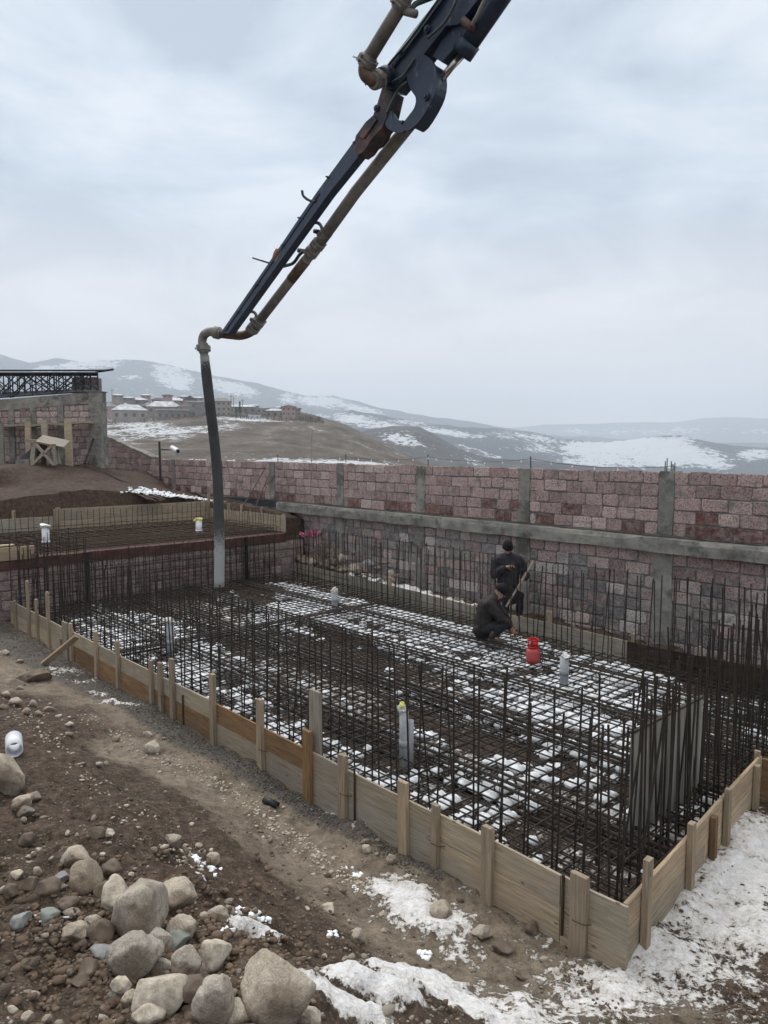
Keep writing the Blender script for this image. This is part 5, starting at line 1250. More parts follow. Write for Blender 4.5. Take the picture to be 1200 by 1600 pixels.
# torch in his hand and its hose
tp_ = np.array(J['paL']) + np.array([.03, -.02, -.06]); th_ = thing('gas_torch', 'black gas torch in the hand of the crouching worker with its hose', 'torch', tp_)
MB().tube([tp_ + np.array([-.02,0,.08]), tp_, tp_ + np.array([.04,-.02,-.10])], [.014,.012,.010], 7).build('torch_handle', M['blackplastic'], th_)
# red gas bottle
gb0 = atz(832.5, 1036, .215); gs = .92
gb = thing('gas_bottle', 'small red gas bottle standing on the rebar mat beside the workers', 'gas bottle', gb0)
m = MB(); rr = .105
prof = [(0,.078),(.012,.090),(.03,.092),(.035,.100),(.06,.105),(.17,.105),(.20,.098),(.225,.078),(.24,.045),(.245,.03)]
m.ring_loft([[gb0 + np.array([r*math.cos(t), r*math.sin(t), z]) for t in [2*math.pi*k/24 for k in range(24)]] for z, r in prof]); m.build('body', M['gasred'], gb, True)
m = MB(); n = 22; 
for (t0, t1, z0, z1) in ((0, 6.283, .235, .265), (.2, 1.5, .265, .345), (2.3, 3.6, .265, .345), (4.4, 5.7, .265, .345), (0, 6.283, .345, .375)):
    ts = np.linspace(t0, t1, n); m.ring_loft([[gb0 + np.array([r*math.cos(t), r*math.sin(t), z]) for r, z in ((.078,z0),(.083,z0),(.083,z1),(.078,z1))] for t in ts])
fixn(m.mesh('collar_guard', True)); link('collar_guard', _last('collar_guard'), M['gasbrightred'], gb)
m = MB(); m.tube([gb0+[0,0,.24], gb0+[0,0,.30]], .018, 8).tube([gb0+[-.02,0,.29], gb0+[.045,-.02,.29]], .013, 7).tube([gb0+[0,0,.30], gb0+[0,0,.33]], .028, 10); m.build('valve', M['blackplastic'], gb)
hs = curve([gb0+[.045,-.02,.29], gb0+[.12,-.10,.20], gb0+[.05,-.25,.03], gb0+[-.25,-.30,.02], gb0+[-.50,-.12,.02], gb0+[-.42,.12,.10], gb0+[-.30,.35,.03], tp_+[-.10,-.12,.0], tp_+[-.02,0,.08]], 8)
MB().tube(hs, .007, 6).build('hose', M['blackplastic'], th_)

# ------------------------------------------------------------------ drain pipes, loose pipes
def hollow(mb, a, b, r, th=.006, n=20):
    a, b = np.array(a, float), np.array(b, float); d = b - a; d /= np.linalg.norm(d); h = np.array([0,0,1.]) if abs(d[2]) < .9 else np.array([1.,0,0]); x = np.cross(d, h); x /= np.linalg.norm(x); y = np.cross(d, x)
    R_ = lambda c, r: [c + x*r*math.cos(t) + y*r*math.sin(t) for t in [2*math.pi*k/n for k in range(n)]]
    return mb.ring_loft([R_(a, r-th), R_(a, r), R_(b, r), R_(b, r-th), R_(a, r-th)], cap=False)
def crumple(c, r, h, seed, mat, parent, name='plastic_wrap'):
    me = rock_mesh(name, seed, 3, r, r, h, .9, 5)
    for v in me.vertices: v.co += v.normal * .012*mnoise.noise(v.co*60)
    me.polygons.foreach_set('use_smooth', [False]*len(me.polygons)); return link(name, me, mat, parent, Matrix.Translation(Vector(c)))
for px, yb, yt, zz, rpx, lab, cap, mt in [(523,952,924,.15,5,'grey drain pipe wrapped in plastic by the far end of the pit','plastic','pvc'),(267,1022,972,.15,5.8,'grey drain pipe with pale crumpled cap near the front left stakes','plastic','pvc'),
        (881,1072,1026,.15,7,'light grey drain pipe with plastic-covered top right of the gas bottle','plastic','pvc'),(631,1190,1112,.15,7.2,'grey drain pipe with yellow and white bag tied on top behind the stakes','yellow','pvc'),
        (72,852,823,1.30,5.6,'pale drain pipe with white cap on the raised slab at left','plastic','whitepvc'),(311,834,812,1.30,4.8,'pale drain pipe with yellow cap on the raised slab','yellow','whitepvc')]:
    b = atz(px, yb, zz); d = ray(px, yt); t = CAM + d*(b[1]/d[1]); r = rpx*b[1]/F
    dp = thing('drain_pipe', lab, 'drain pipe', b, 'drain pipes standing in the mats')
    m = MB(); hollow(m, b + [0,0,-.1], [b[0], b[1], t[2]], r); m.build('pipe', M[mt], dp, True)
    m = MB(); hollow(m, b + [0,0,.16 if zz < 1 else .05], b + [0,0,.24 if zz < 1 else .1], r*1.10); m.build('socket', M[mt], dp, True)
    if px == 881: crumple([b[0]+.02, b[1], t[2]+.01], r*1.25, r*.55, int(px), M['plastic'], dp)
    elif px == 631:
        crumple([b[0]-r*.5, b[1], t[2]+.02], r*.9, r*1.5, int(px), M['plastic'], dp); crumple([b[0]-r*.25, b[1]-.01, t[2]+.08], r*.75, r*.6, 5, M['yellow'], dp, 'yellow_tape')
        m = MB(); hollow(m, b + [r*1.5,.02,-.1], [b[0]+r*1.5, b[1]+.02, t[2]-.1], r*.7); m.build('side_pipe', M['pvc'], dp, True)
    else: crumple([b[0], b[1], t[2]+.01], r*1.5, r*(1.3 if zz < 1 else .8), int(px), M[cap], dp)
g0 = gpt(23, 1184); g1 = gpt(21, 1158); d = g1 - g0; d[2] = .02; d /= np.linalg.norm(d)
wp = thing('pipe_offcut', 'short white plastic pipe offcut lying on the earth at the left border', 'pipe', g0)
r = 12.5*np.dot(g0-CAM, FW)/F; m = MB(); hollow(m, g0+[0,0,r], g0+[0,0,r]+d*.30, r, .007, 28); m.build('pipe', M['whitepvc'], wp, True)
g0 = gpt(434, 1264); g1 = gpt(420, 1257); d = g1-g0; d /= np.linalg.norm(d); g0[2] += .03
m = MB(); hollow(m, g0, g0+d*.16, .035, .005); tag(m.build('black_pipe_end', M['blackplastic'], None, True), 'short black pipe end poking out of the gravel below the shuttering', 'pipe')

# ------------------------------------------------------------------ stones
def place_rock(px, py, w_, h_, mat, label, cat='rock', seed=None, group=None, sub=4, cuts=4, name='boulder', sink=.18, rot=None):
    g = gpt(px, py + h_*.30); D = float(np.dot(g-CAM, FW)); sx = w_/2/F*D; sz = h_/2/F*D
    seed = seed or int(px*7+py*3); r = random.Random(seed)
    me = rock_mesh(name, seed, sub, sx, (sx+sz)/2*r.uniform(.85,1.05), sz*1.04, .30, cuts)
    n_ = 1/max(sx, .02)
    for v in me.vertices: v.co += v.normal * sx * (.02*mnoise.noise(v.co*n_*7) + .012*mnoise.noise(v.co*n_*19))
    c = CAM + ray(px, py)*D; c = c + np.array([0, sx*.25, 0]); c = c - np.array([0, 0, sz*.10])
    o = link(name, me, M[mat], None, Matrix.Translation(Vector(c)) @ Matrix.Rotation(r.uniform(-.25,.25), 4, 'Y'))
    return tag(o, label, cat, group)
BR = [(119,1343,48,36,'rock','flat rounded pale stone lying above the larger oval boulder at left'),(131,1377,56,60,'rock','tall oval pale brown boulder left of the main stone heap'),(95,1372,25,17,'greyRock','small blue-grey stone tucked left of the oval boulder'),
 (180,1405,46,60,'paleRock','pale boulder half hidden behind the big five-sided one'),(212,1427,86,104,'rock','biggest five-sided grey-brown boulder in the middle of the heap'),(272,1405,62,52,'rock','squarish boulder up right of the five-sided one'),
 (112,1461,44,32,'rock','rounded stone at the left end of the heap'),(128,1478,23,20,'darkrock','small dark round stone under the left end of the heap'),(157,1458,40,40,'darkrock','dark brown stone left of the five-sided boulder'),(142,1446,28,26,'rock','small pale stone leaning on the dark brown one'),
 (203,1501,82,68,'rock','wide smooth boulder directly below the five-sided one'),(243,1477,46,50,'rock','flat stone wedged right below the five-sided boulder'),(283,1457,48,42,'rock','rounded pale stone behind the pale green one'),(274,1472,38,34,'greenRock','pale green flat-faced stone in the heap'),
 (332,1496,58,56,'paleRock','speckled squarish boulder at the right of the heap'),(289,1508,44,58,'rock','upright egg-shaped stone left of the speckled boulder'),(304,1547,44,44,'darkrock','brown rounded stone below the egg-shaped one'),(246,1516,46,30,'rock','low stone under the right end of the wide smooth boulder'),
 (157,1488,36,20,'greyRock','grey slab stone left of the wide smooth boulder'),(138,1517,38,28,'darkrock','dark stone below the grey slab stone'),(125,1536,26,22,'darkrock','smaller dark stone just below the dark one under the slab'),(188,1542,33,24,'paleRock','small pale oval stone under the wide smooth boulder'),
 (200,1563,25,25,'rock','small brownish stone below the small pale oval one'),(250,1562,94,78,'paleRock','large pale angular block at the bottom of the heap'),(233,1590,58,36,'paleRock','pale stone at the lower border left of the pointed boulder'),(336,1572,68,80,'rock','pointed boulder standing at the lower border'),
 (374,1592,62,40,'rock','wide stone cut by the lower border between two boulders'),(427,1547,118,110,'rock','largest boulder of all, rounded grey-brown, at bottom centre'),(484,1594,48,30,'paleRock','speckled stone cut by the lower border right of the largest boulder'),
 (4,1212,56,64,'rock','big pale boulder cut by the left border below the white pipe'),(33,1256,38,24,'rock','flat stone on top of a rounder one near the left border'),(38,1269,28,20,'rock','rounded stone just below the flat one near the left border'),(54,1247,18,17,'rock','small round stone right of the pair near the left border'),
 (236,1168,24,27,'paleRock','pale jagged stone alone on the trodden path'),(229,1147,14,12,'paleRock','small pale stone just above the jagged one on the path'),(51,1058,50,20,'darkrock','dark greenish flat slab lying beside the leaning plank'),
 (513,1421,26,17,'paleRock','flat pale stone in the middle of the path'),(559,1464,26,25,'rock','round ball-like stone on the lower path'),(573,1327,14,18,'paleRock','upright pale oval stone near the shuttering gravel'),(613,1343,18,16,'rock','grey stone right of the upright pale oval one'),
 (693,1427,40,38,'rock','brown angular stone among snow near the shuttering'),(340,1430,36,25,'rock','smooth oval cobble alone right of the heap'),(268,1315,30,20,'rock','light stone on the earth ridge above the heap'),(333,1343,24,18,'rock','rounded brown stone beside the white snow lump'),
 (30,1441,34,32,'greyRock','blue-grey cube-shaped stone near the left border'),(76,1431,36,28,'greenRock','greenish-grey angular stone right of the blue-grey one'),(110,1427,26,16,'rock','oval stone just above the left end of the heap'),(107,1413,32,20,'darkrock','dark brown stone below the oval boulder'),
 (73,1388,38,24,'darkrock','dark oval stone left of the oval boulder'),(47,1383,30,20,'darkrock','dark stone left of the dark oval one'),(17,1393,24,24,'darkrock','dark round stone near the left border'),(40,1312,25,21,'darkrock','dark rounded stone alone on the earth at left'),
 (821,1527,28,17,'darkrock','dark stone bare in the snow at the bottom'),(830,1452,22,22,'darkrock','rounded dark stone near the foot of the shuttering'),(754,1460,32,24,'rock','muddy stone between path and near shuttering corner'),(787,1484,32,22,'darkrock','dark muddy stone left of the shuttering corner'),
 (160,1393,28,26,'darkrock','dark stone right of the oval boulder'),(172,1360,32,26,'darkrock','brown earthy stone behind the oval boulder'),(170,1303,17,14,'paleRock','small pale angular stone upslope of the oval boulder'),(153,1302,22,18,'darkrock','dark stone left of the small pale angular one upslope')]
for px, py, w_, h_, mt, lab in BR:
    place_rock(px, py, w_*1.06, h_*1.06, mt, lab, 'rock' if w_ > 30 else 'stone', cuts=6 if mt in ('paleRock','greyRock','greenRock') else 4, name='boulder' if w_ > 30 else 'stone')
MS = [(31,1033,12,7),(24,1098,24,14),(9,1086,16,12),(40,1112,18,12),(52,1100,12,14),(60,1115,12,10),(75,1108,18,10),(91,1119,12,7),(107,1132,15,9),(107,1147,13,8),(5,1020,18,10),(30,1075,14,8),(5,1105,14,10),(598,1430,14,12),(622,1437,12,12),(663,1410,18,14),(668,1425,14,12),
 (25,1367,22,15),(57,1362,16,18),(3,1392,12,16),(42,1590,20,18),(72,1594,15,17),(52,1556,20,14),(18,1579,18,16),(262,1190,12,8),(154,1195,14,10),(166,1193,8,8),(181,1155,14,10),(395,1438,14,12),(507,1495,10,8),(303,1410,8,10),(318,1432,16,14),(290,1325,14,12),(315,1333,16,10),(310,1322,12,10),
 (105,1302,9,9),(52,1335,10,10),(60,1328,12,10),(45,1340,12,9),(80,1342,10,7),(125,1350,10,8),(205,1367,10,7),(160,1335,11,8),(170,1318,10,6),(240,1328,12,9),(300,1288,9,7),(120,1305,7,7),(640,1395,12,10),(700,1480,16,12),(740,1500,14,10),(850,1500,16,12),(870,1520,12,10),(655,1520,12,8),(600,1455,10,8),(545,1440,9,7),(540,1500,14,9),(480,1420,10,7)]
SHORT = [('white pipe offcut',22,1172),('leaning plank',95,1010),('dark greenish slab',51,1058),('big pale boulder at the left border',4,1212),('flat and round stone pair',36,1262),('jagged pale stone on the path',236,1168),('flat pale stone mid path',513,1421),
 ('ball-like stone',559,1464),('upright pale oval stone',573,1327),('brown angular stone in the snow',693,1427),('lone oval cobble',340,1430),('light stone on the ridge',268,1315),('white snow lump',312,1345),('blue-grey cube-like stone',30,1441),
 ('greenish angular stone',76,1431),('oval boulder',131,1377),('flat rounded pale stone',119,1343),('lone dark stone at left',40,1312),('five-sided boulder',212,1427),('wide smooth boulder',203,1501),('largest boulder',427,1547),('muddy stone by the path',754,1460),('dark stone in the snow',821,1527),('black pipe end',428,1258),('squarish boulder',272,1405)]
used_l = {}
def near_label(px, py, w_, k):
    n_, x, y = min(SHORT, key=lambda q: math.hypot(q[1]-px, (q[2]-py)*1.2)); dx, dy = px-x, py-y
    far_ = math.hypot(dx, dy) > 75
    d = ('right of' if dx > 0 else 'left of') if abs(dx) > abs(dy) else ('below' if dy > 0 else 'above')
    lab = ('tiny' if w_ < 11 else 'small') + (' brown' if k % 3 else ' pale') + ' stone ' + ('well ' if far_ else '') + d + ' the ' + n_
    c = used_l.get(lab, 0); used_l[lab] = c + 1
    return lab + ['', ', second nearest to it', ', third nearest to it', ', fourth nearest to it', ', fifth nearest to it', ', sixth nearest to it'][min(c, 5)]
for k, (px, py, w_, h_) in enumerate(sorted(MS, key=lambda m: min(math.hypot(q[1]-m[0], (q[2]-m[1])*1.2) for q in SHORT))):
    place_rock(px, py, w_, h_, 'rock' if k % 3 else 'paleRock', near_label(px, py, w_, k), 'stone', group='small loose stones on the earth', sub=3, name='stone')
shapes = []
for k in range(7):
    me = rock_mesh('stone', 500+k, 2, 1, .85, .7, .35, 5); me.materials.append(M[['rock','rock','paleRock','darkrock','rock','darkrock','clod'][k]]); shapes.append(me)
rs = random.Random(77); n_s = 0
while n_s < 215:
    px, py = rs.uniform(-20, 1000), rs.uniform(1000, 1600)
    lim = 935 + .494*(px-10) + 62
    if py < lim or px > 700 and py > 1520: continue
    if 120 < px < 400 and 1080 + (px-120)*.75 < py < 1180 + (px-120)*.75 and rs.random() < .8: continue
    g = gpt(px, py); s = rs.choice([.008,.010,.013,.016,.022,.03])*rs.uniform(.8,1.3)
    o = bpy.data.objects.new('stone', rs.choice(shapes)); C.objects.link(o); o.location = (g[0], g[1], g[2]+s*.25); o.scale = (s*rs.uniform(.8,1.5), s, s*rs.uniform(.7,1)); o.rotation_euler = (rs.uniform(-.4,.4), rs.uniform(-.4,.4), rs.uniform(0,6.3))
    tag(o, 'pebble-sized stone half bedded in the brown earth', 'stone', 'pebble-sized stones in the earth'); n_s += 1
# gravel along the shuttering, clods over the spoil: uncountable
pts = []
for k in range(5200):
    u = rs.uniform(1.5, 14.5) if rs.random() < .75 else rs.uniform(1.5, 7); w0 = float(np.interp(u, [1.5,5,9,14],[.14,.30,.42,.8])); v = -.05 - abs(rs.gauss(0, 1))*w0*.55
    x, y, _ = W(u, v); pts.append((x, y, 0, rs.uniform(.005, .014)))
A_ = np.array(pts); A_[:,2] = ground_z(A_[:,0], A_[:,1]) + A_[:,3]*.3
tag(lumps('gravel', A_.tolist(), M['gravel'], 1, 21), kind='stuff')
pts = []
while len(pts) < 9000:
    px, py = rs.uniform(-60, 1180), 1000 + 640*rs.random()**.8
    if py < 935 + .494*(px-10) + 66: continue
    pts.append((px, py))
A_ = []
for px, py in pts:
    p = atz(px, py, .0); zz = 0.0
    for _ in range(4): zz = float(H1(p[0], p[1])); p = atz(px, py, zz)
    A_.append((p[0], p[1], 0, abs(rs.gauss(0, 1))*.007+.0035))
A_ = np.array(A_); A_[:,2] = ground_z(A_[:,0], A_[:,1]) + A_[:,3]*.2
cl = fbm(A_[:,0]*3, A_[:,1]*3, 3, 91) > .45; tr_ = (H1(A_[:,0], A_[:,1]) > .12) | (rs.random() < .0)
keep = cl & (tr_ | (np.arange(len(A_)) % 4 == 0)); A1 = A_[keep]
tag(lumps('earth_clods', A1[::2].tolist(), M['clod'], 1, 22), kind='stuff'); tag(lumps('grit', A1[1::3].tolist(), M['rock'], 1, 23), kind='stuff')
pts = []
for k in range(4200):
    px, py = rs.uniform(880, 1240), rs.uniform(1290, 1640)
    p = atz(px, py, 0.0)
    if fbm(np.array([p[0]*2.6 + p[1]*.8]), np.array([p[1]*1.3]), 4, 201)[0] < .60 - .16*(rs.random() < .05): continue
    uu, vv = toUV(p[0], p[1])
    if uu > 0 and vv > -.02 or uu > .1*vv - .02 and vv > 0: continue
    pts.append((p[0], p[1], 0, abs(rs.gauss(0, 1))*.007+.002))
A_ = np.array(pts); A_[:,2] = ground_z(A_[:,0], A_[:,1]) + A_[:,3]*.2 + .03
tag(lumps('dirt_on_snow', A_.tolist(), M['clod'], 1, 26), kind='stuff')
# snow lumps by themselves
pts = []
for px, py, s, n in ((306,1342,.035,8),(316,1350,.025,6),(331,1358,.03,6),(333,1368,.022,4),(375,1424,.03,8),(395,1430,.03,9),(410,1436,.028,7),(420,1441,.02,4),(345,1457,.03,8),(355,1453,.025,5),(560,1366,.03,9),(556,1386,.02,4),(519,1460,.03,9),(540,1356,.02,3),(662,1490,.03,8),(665,1497,.025,5),
        (560,1390,.02,4),(540,1356,.02,3),(662,1490,.03,6),(665,1497,.025,4)):
    for k in range(n):
        g = gpt(px + rs.gauss(0, 1)*s*160, py + rs.gauss(0, 1)*s*70); pts.append((g[0], g[1], g[2]+s*.05, s*rs.uniform(.35, .9)))
band = [(0,1085),(60,1135),(110,1190),(200,1270),(262,1312),(300,1350),(345,1420),(400,1475),(470,1520),(560,1560)]
band2 = [(120,1110),(240,1180),(330,1215),(410,1275),(470,1320),(540,1370),(600,1400),(690,1450)]
heap = []
for k in range(2600):
    px, py = rs.gauss(230, 130), rs.gauss(1490, 75)
    if not (-20 < px < 560 and 1300 < py < 1640): continue
    g = atz(px, py, 1.2)
    for _ in range(4): g = atz(px, py, float(ground_z(g[0], g[1])))
    heap.append((g[0], g[1], g[2]+.002, abs(rs.gauss(0, 1))*.012+.004))
tag(lumps('heap_clods', heap, M['clod'], 1, 29), kind='stuff')
pk = []
for B_, n_, sd_ in ((band, 900, 15), (band2, 800, 12)):
    for k in range(n_):
        t = rs.random()*(len(B_)-1); i = int(t); f_ = t-i; px = B_[i][0]*(1-f_)+B_[i+1][0]*f_ + rs.gauss(0, sd_); py = B_[i][1]*(1-f_)+B_[i+1][1]*f_ + rs.gauss(0, sd_*.6)
        if py < 935 + .494*(px-10) + 60: continue
        g = atz(px, py, 0.0)
        for _ in range(4): g = atz(px, py, float(ground_z(g[0], g[1])))
        pk.append((g[0], g[1], g[2]+.002, abs(rs.gauss(0, 1))*.009+.004))
tag(lumps('crushed_stone', pk, M['paleRock'], 1, 28), kind='stuff')
tag(lumps('snow_lumps', pts, M['snow'], 2, 24), kind='stuff')
for k, (px, py) in enumerate(((54,1434),(61,1444),(99,1437))):
    g = gpt(px, py); a = rs.uniform(-.5, .8); MB_ = MB().tube([g+[0,0,.012], g+[math.cos(a)*.03, math.sin(a)*.03, .014]], .0042, 8)
    tag(MB_.build('cigarette_end', M['whitepvc'], None, True), ['thin white cigarette end between the two grey stones, upper one','thin white cigarette end between the two grey stones, lower one','thin white cigarette end right of the greenish angular stone'][k], 'cigarette end', 'cigarette ends on the earth')
# rubble between the two walls: chunks of block and concrete, plant, flowers
RB = [(487,880,18,26,'tuff1','pale pink block end at the left of the rubble slope'),(536,872,22,20,'paleRock','pale concrete lump beside the dark hole in the rubble'),(552,864,14,16,'concrete','pale broken lump standing on the rubble slope'),(560,868,7,34,'concrete','thin upright concrete stub in the rubble'),
 (556,888,26,28,'paleRock','large pale rubble chunk behind the back shuttering'),(575,880,26,22,'greyRock','grey rubble chunk right of the large pale one'),(540,890,20,14,'greenRock','greenish rubble chunk low on the slope'),(590,888,22,14,'darkrock','dark rubble chunk above the shuttering stake'),
 (610,895,16,18,'paleRock','pale stone at the right end of the rubble'),(520,880,22,16,'darkrock','dark stone at the foot of the withered plant'),(505,868,22,14,'clod','brown earth lump in the rubble slope'),(530,898,14,10,'rock','small stone just behind the back shuttering'),(600,880,20,10,'darkrock','dark scrap piece on the rubble'),(620,900,14,10,'rock','small grey stone near the snow behind the shuttering')]
M['tuff1'] = M['paleRock']
for px, py, w_, h_, mt, lab in RB:
    uu = on_v(px, 6.95); q = W(uu, 6.95); d = ray(px, py); c = CAM + d*(q[1]/d[1]); D = float(np.dot(c-CAM, FW)); sx, sz = w_/2/F*D*.82, h_/2/F*D*.75
    me = rock_mesh('rubble_chunk', int(px+py), 3, sx, sx*.8, sz, .45, 11); me.polygons.foreach_set('use_smooth', [False]*len(me.polygons)); tag(link('rubble_chunk', me, M[mt], None, Matrix.Translation(Vector(c))), lab, 'rubble', 'rubble chunks between shuttering and wall')
pts = []
for k in range(900):
    u = 13.4 - 6*rs.random()**1.5; v = rs.uniform(Vk(u)+.06, 7.3); x, y, _ = W(u, v); pts.append((x, y, float(ground_z(x, y))+.01, rs.uniform(.015, .07)))
tag(lumps('rubble', pts, M['rock'], 2, 25), kind='stuff')
fb = thing('flowers', 'pink flowers lying on the end of the step wall', 'flowers', atd(485, 836, 18.6))
base = atd(485, 838, 18.5); m1, m2 = MB(), MB()
for k in range(70):
    c = base + np.array([rs.gauss(0,.16), rs.gauss(0,.08), abs(rs.gauss(0,.06))]); 
    for j in range(5):
        d = np.array([rs.gauss(0,1), rs.gauss(0,1), rs.gauss(.3,1)]); d /= np.linalg.norm(d); s = np.cross(d, [rs.random(),1,0]); s /= np.linalg.norm(s)
        (m1 if k % 3 else m2).add([c, c + d*.035 + s*.018, c + d*.05, c + d*.035 - s*.018], [(0,1,2,3)])
m1.build('petals', M['petal'], fb); m2.build('leaves', M['leaf'], fb)
wpnt = thing('withered_plant', 'dark withered plant tangle on the rubble slope below the flowers', 'plant', atd(510, 866, 18.0)); m = MB()
for k in range(150):
    c = atd(500 + rs.gauss(0,1)*7 + 8*rs.random(), 862 + rs.gauss(0,1)*8, 18.0 + rs.gauss(0,.1)); d = np.array([rs.gauss(0,1), rs.gauss(0,.6), rs.gauss(0,1)])*.09; m.tube([c, c + d*.6 + [0,0,.02], c + d], .007, 3)
m.build('stems', M['darkrock'], wpnt)
# loose bars bundle sagging down the bank
lb = thing('rebar_bundle', 'long bundle of rusty bars sagging down the earth bank beside the building', 'rebar bundle', atd(180, 745, 22))
for k in range(26):
    t = k/25; a = atd(108+30*t, 728-4*t + rs.uniform(-1,1), 23.6); b = atd(150+25*t, 748-4*t, 22.5-.0*t); c = atd(200+18*t, 768-4*t, 21.0+.6*t); e = atd(252+rs.uniform(-22,10), 783-3*t+rs.uniform(-3,1), 20+.8*t)
    MB().tube(curve([a, b + [0,0,rs.uniform(-.03,.05)], c + [0,0,rs.uniform(-.03,.05)], e], 4), .013, 4).build('bar', M['rusty'], lb)

# ------------------------------------------------------------------ the village on the hill
def hp_(px, py, r): d = ray(px, py); return CAM + d*(r/math.hypot(d[0], d[1]))
def house(px, yb, wpx, hpx, rpx, r, lab, wall_='housewall', roof='roofsnow', kind='hip', storeys=1, nwin=3, name='house', depth=9):
    c = hp_(px, yb, r); k = r/F*.97; wd, h, rh = wpx*k, hpx*k, rpx*k; t = thing(name, lab, 'house', c, 'houses on the hill')
    ang = math.atan2(c[0], c[1]); ex = np.array([math.cos(ang), -math.sin(ang), 0]); ey = np.array([math.sin(ang), math.cos(ang), 0]); zz = np.array([0,0,1.])
    Q = lambda x, y, z: c + ex*x + ey*y + zz*z
    m = MB(); q = [(-wd/2,0),(wd/2,0),(wd/2,depth),(-wd/2,depth)]; m.ring_loft([[Q(x, y, -7) for x, y in q], [Q(x, y, h) for x, y in q]]); fixn(m.build('wall', M[wall_], t).data)
    m = MB(); o = .6; q = [(-wd/2-o,-o),(wd/2+o,-o),(wd/2+o,depth+o),(-wd/2-o,depth+o)]
    if kind == 'flat': m.ring_loft([[Q(x, y, h+.01) for x, y in q], [Q(x, y, h+.5) for x, y in q]])
    else:
        ins = min(wd*.3, depth*.5) if kind == 'hip' else 0
        if kind == 'gable': tp2 = [Q(0,-o,h+rh), Q(0,depth+o,h+rh)]; b = [Q(x, y, h+.01) for x, y in q]; m.add(b + tp2, [(0,3,2,1),(0,1,4),(2,3,5),(1,2,5,4),(3,0,4,5)])
        else: tp2 = [Q(-wd/2+ins, depth/2, h+rh), Q(wd/2-ins, depth/2, h+rh)]; b = [Q(x, y, h+.01) for x, y in q]; m.add(b + tp2, [(0,3,2,1),(0,1,5,4),(2,3,4,5),(1,2,5),(3,0,4)])
    rf = fixn(m.build('roof', M[roof], t).data)
    for s in range(storeys):
        for i in range(nwin):
            x = -wd/2 + wd*(i+.5)/nwin; z = h*(s+.5)/storeys; ww, wh = min(1.3, wd/nwin*.3), min(1.5, h/storeys*.32)
            MB().obox(Q(x, -.06, z), ex*ww/2*1.3, ey*.05, zz*wh/2*1.2).build('window', M['windowglass'], t)
H_ = [(172,646,22,12,6,470,'small pale house at the left end of the village','housepink','roofsnow','gable',1,2),(203,656,50,17,9,430,'wide low house with snowy hip roof at the left of the village','housewall','roofsnow','hip',1,4),
 (215,632,30,8,4,560,'far house with snowy roof behind the wide low one','housegrey','roofsnow','hip',1,3),(256,646,50,12,9,470,'house with large snowy hip roof in the village middle','housewall','roofsnow','hip',1,4),
 (270,657,46,18,2,425,'long grey house with thin white roof edge and small windows','housegrey','roofsnow','flat',1,5),(248,631,20,7,4,600,'small far house between two snowy roofs','housegrey','houseroofdark','hip',1,2),
 (272,632,34,7,5,570,'low far house with white roof right of the small far one','housewall','roofsnow','hip',1,3),(297,632,18,8,7,540,'house with dark pointed gable roof','housepink','houseroofdark','gable',1,2),
 (292,646,26,12,4,460,'pinkish house partly behind the long grey one','housepink','houseroofdark','hip',1,3),(312,652,36,27,3,430,'tall blank grey block with snowy roof left of the hose','housegrey','roofsnow','flat',2,2),
 (346,651,30,28,6,430,'three-storey pale house just right of the hose','housewall','housegrey','hip',3,4),(378,646,44,12,4,480,'low house with snowy roof right of the three-storey one','housegrey','roofsnow','hip',1,4),
 (413,646,42,9,3,500,'long low building under a white roof line','housewall','roofsnow','flat',1,5),(398,654,17,5,.8,412,'tiny white open shed at the hill edge','whitepvc','roofsnow','flat',1,2),
 (430,652,30,12,4,470,'grey house left of the big two-storey house','housewall','roofsnow','hip',1,3),(451,650,22,17,3,450,'two-storey pale house with arched gable near the end of the village','housepink','housewall','gable',2,3),(464,649,12,13,3,455,'round-topped pale house beside the two-storey one','housewall','housegrey','hip',2,2),
 (232,640,22,7,5,540,'small house with sloping snowy roof above the village centre','housewall','roofsnow','gable',1,2),(190,640,26,7,5,520,'low house with snowy ridge above the wide low one','housegrey','roofsnow','hip',1,3)]
EX = [(184,622,16,'left end of the far row'),(200,626,18,'far row above the wide low house'),(228,622,14,'far row, third from the left'),(243,640,16,'gap left of the large snowy hip roof'),(286,624,16,'far row beside the dark pointed gable'),(262,622,14,'far row above the large hip roof'),(310,626,16,'far row behind the tall blank block'),(324,634,18,'slope just left of the hose'),(362,640,20,'slope beside the mast and conifers'),(396,638,18,'back row right of the conifers'),(436,641,16,'back row left of the arched-gable house'),(176,634,16,'slope above the small pale end house'),(225,634,18,'slope left of the village centre')]
for k, (px, yb, w_, lab) in enumerate(EX):
    H_.append((px, yb, w_, 5, 2.2, 520 + (k*37 % 90), 'small hazy house on the ' + lab, ['housewall','housegrey','housepink'][k % 3], ['roofsnow','roofsnow','houseroofdark'][k % 3 if k % 2 else 0], 'hip', 1, 2))
for q in H_: house(*(q[:3] + (q[3]*.86,) + q[4:]))
scr = MB(); rr_ = random.Random(55)
for k in range(2600):
    px = rr_.uniform(160, 505); rd = rr_.uniform(402, 520); yb = np.interp(px, [p[0] for p in edge], [p[1] for p in edge]) - (rd-400)*.11; c = hp_(px, yb+1.5, rd)
    if rr_.random() < .5 and px < 360: continue
    hh_ = rr_.uniform(.6, 2.2); a_ = rr_.uniform(0, 6.3)
    scr.add([c + [-.25*math.cos(a_), -.25*math.sin(a_), -1], c + [.25*math.cos(a_), .25*math.sin(a_), -1], c + [rr_.gauss(0,.5), rr_.gauss(0,.5), hh_]], [(0,1,2)])
tag(scr.build('scrub', M['twigs']), kind='stuff')
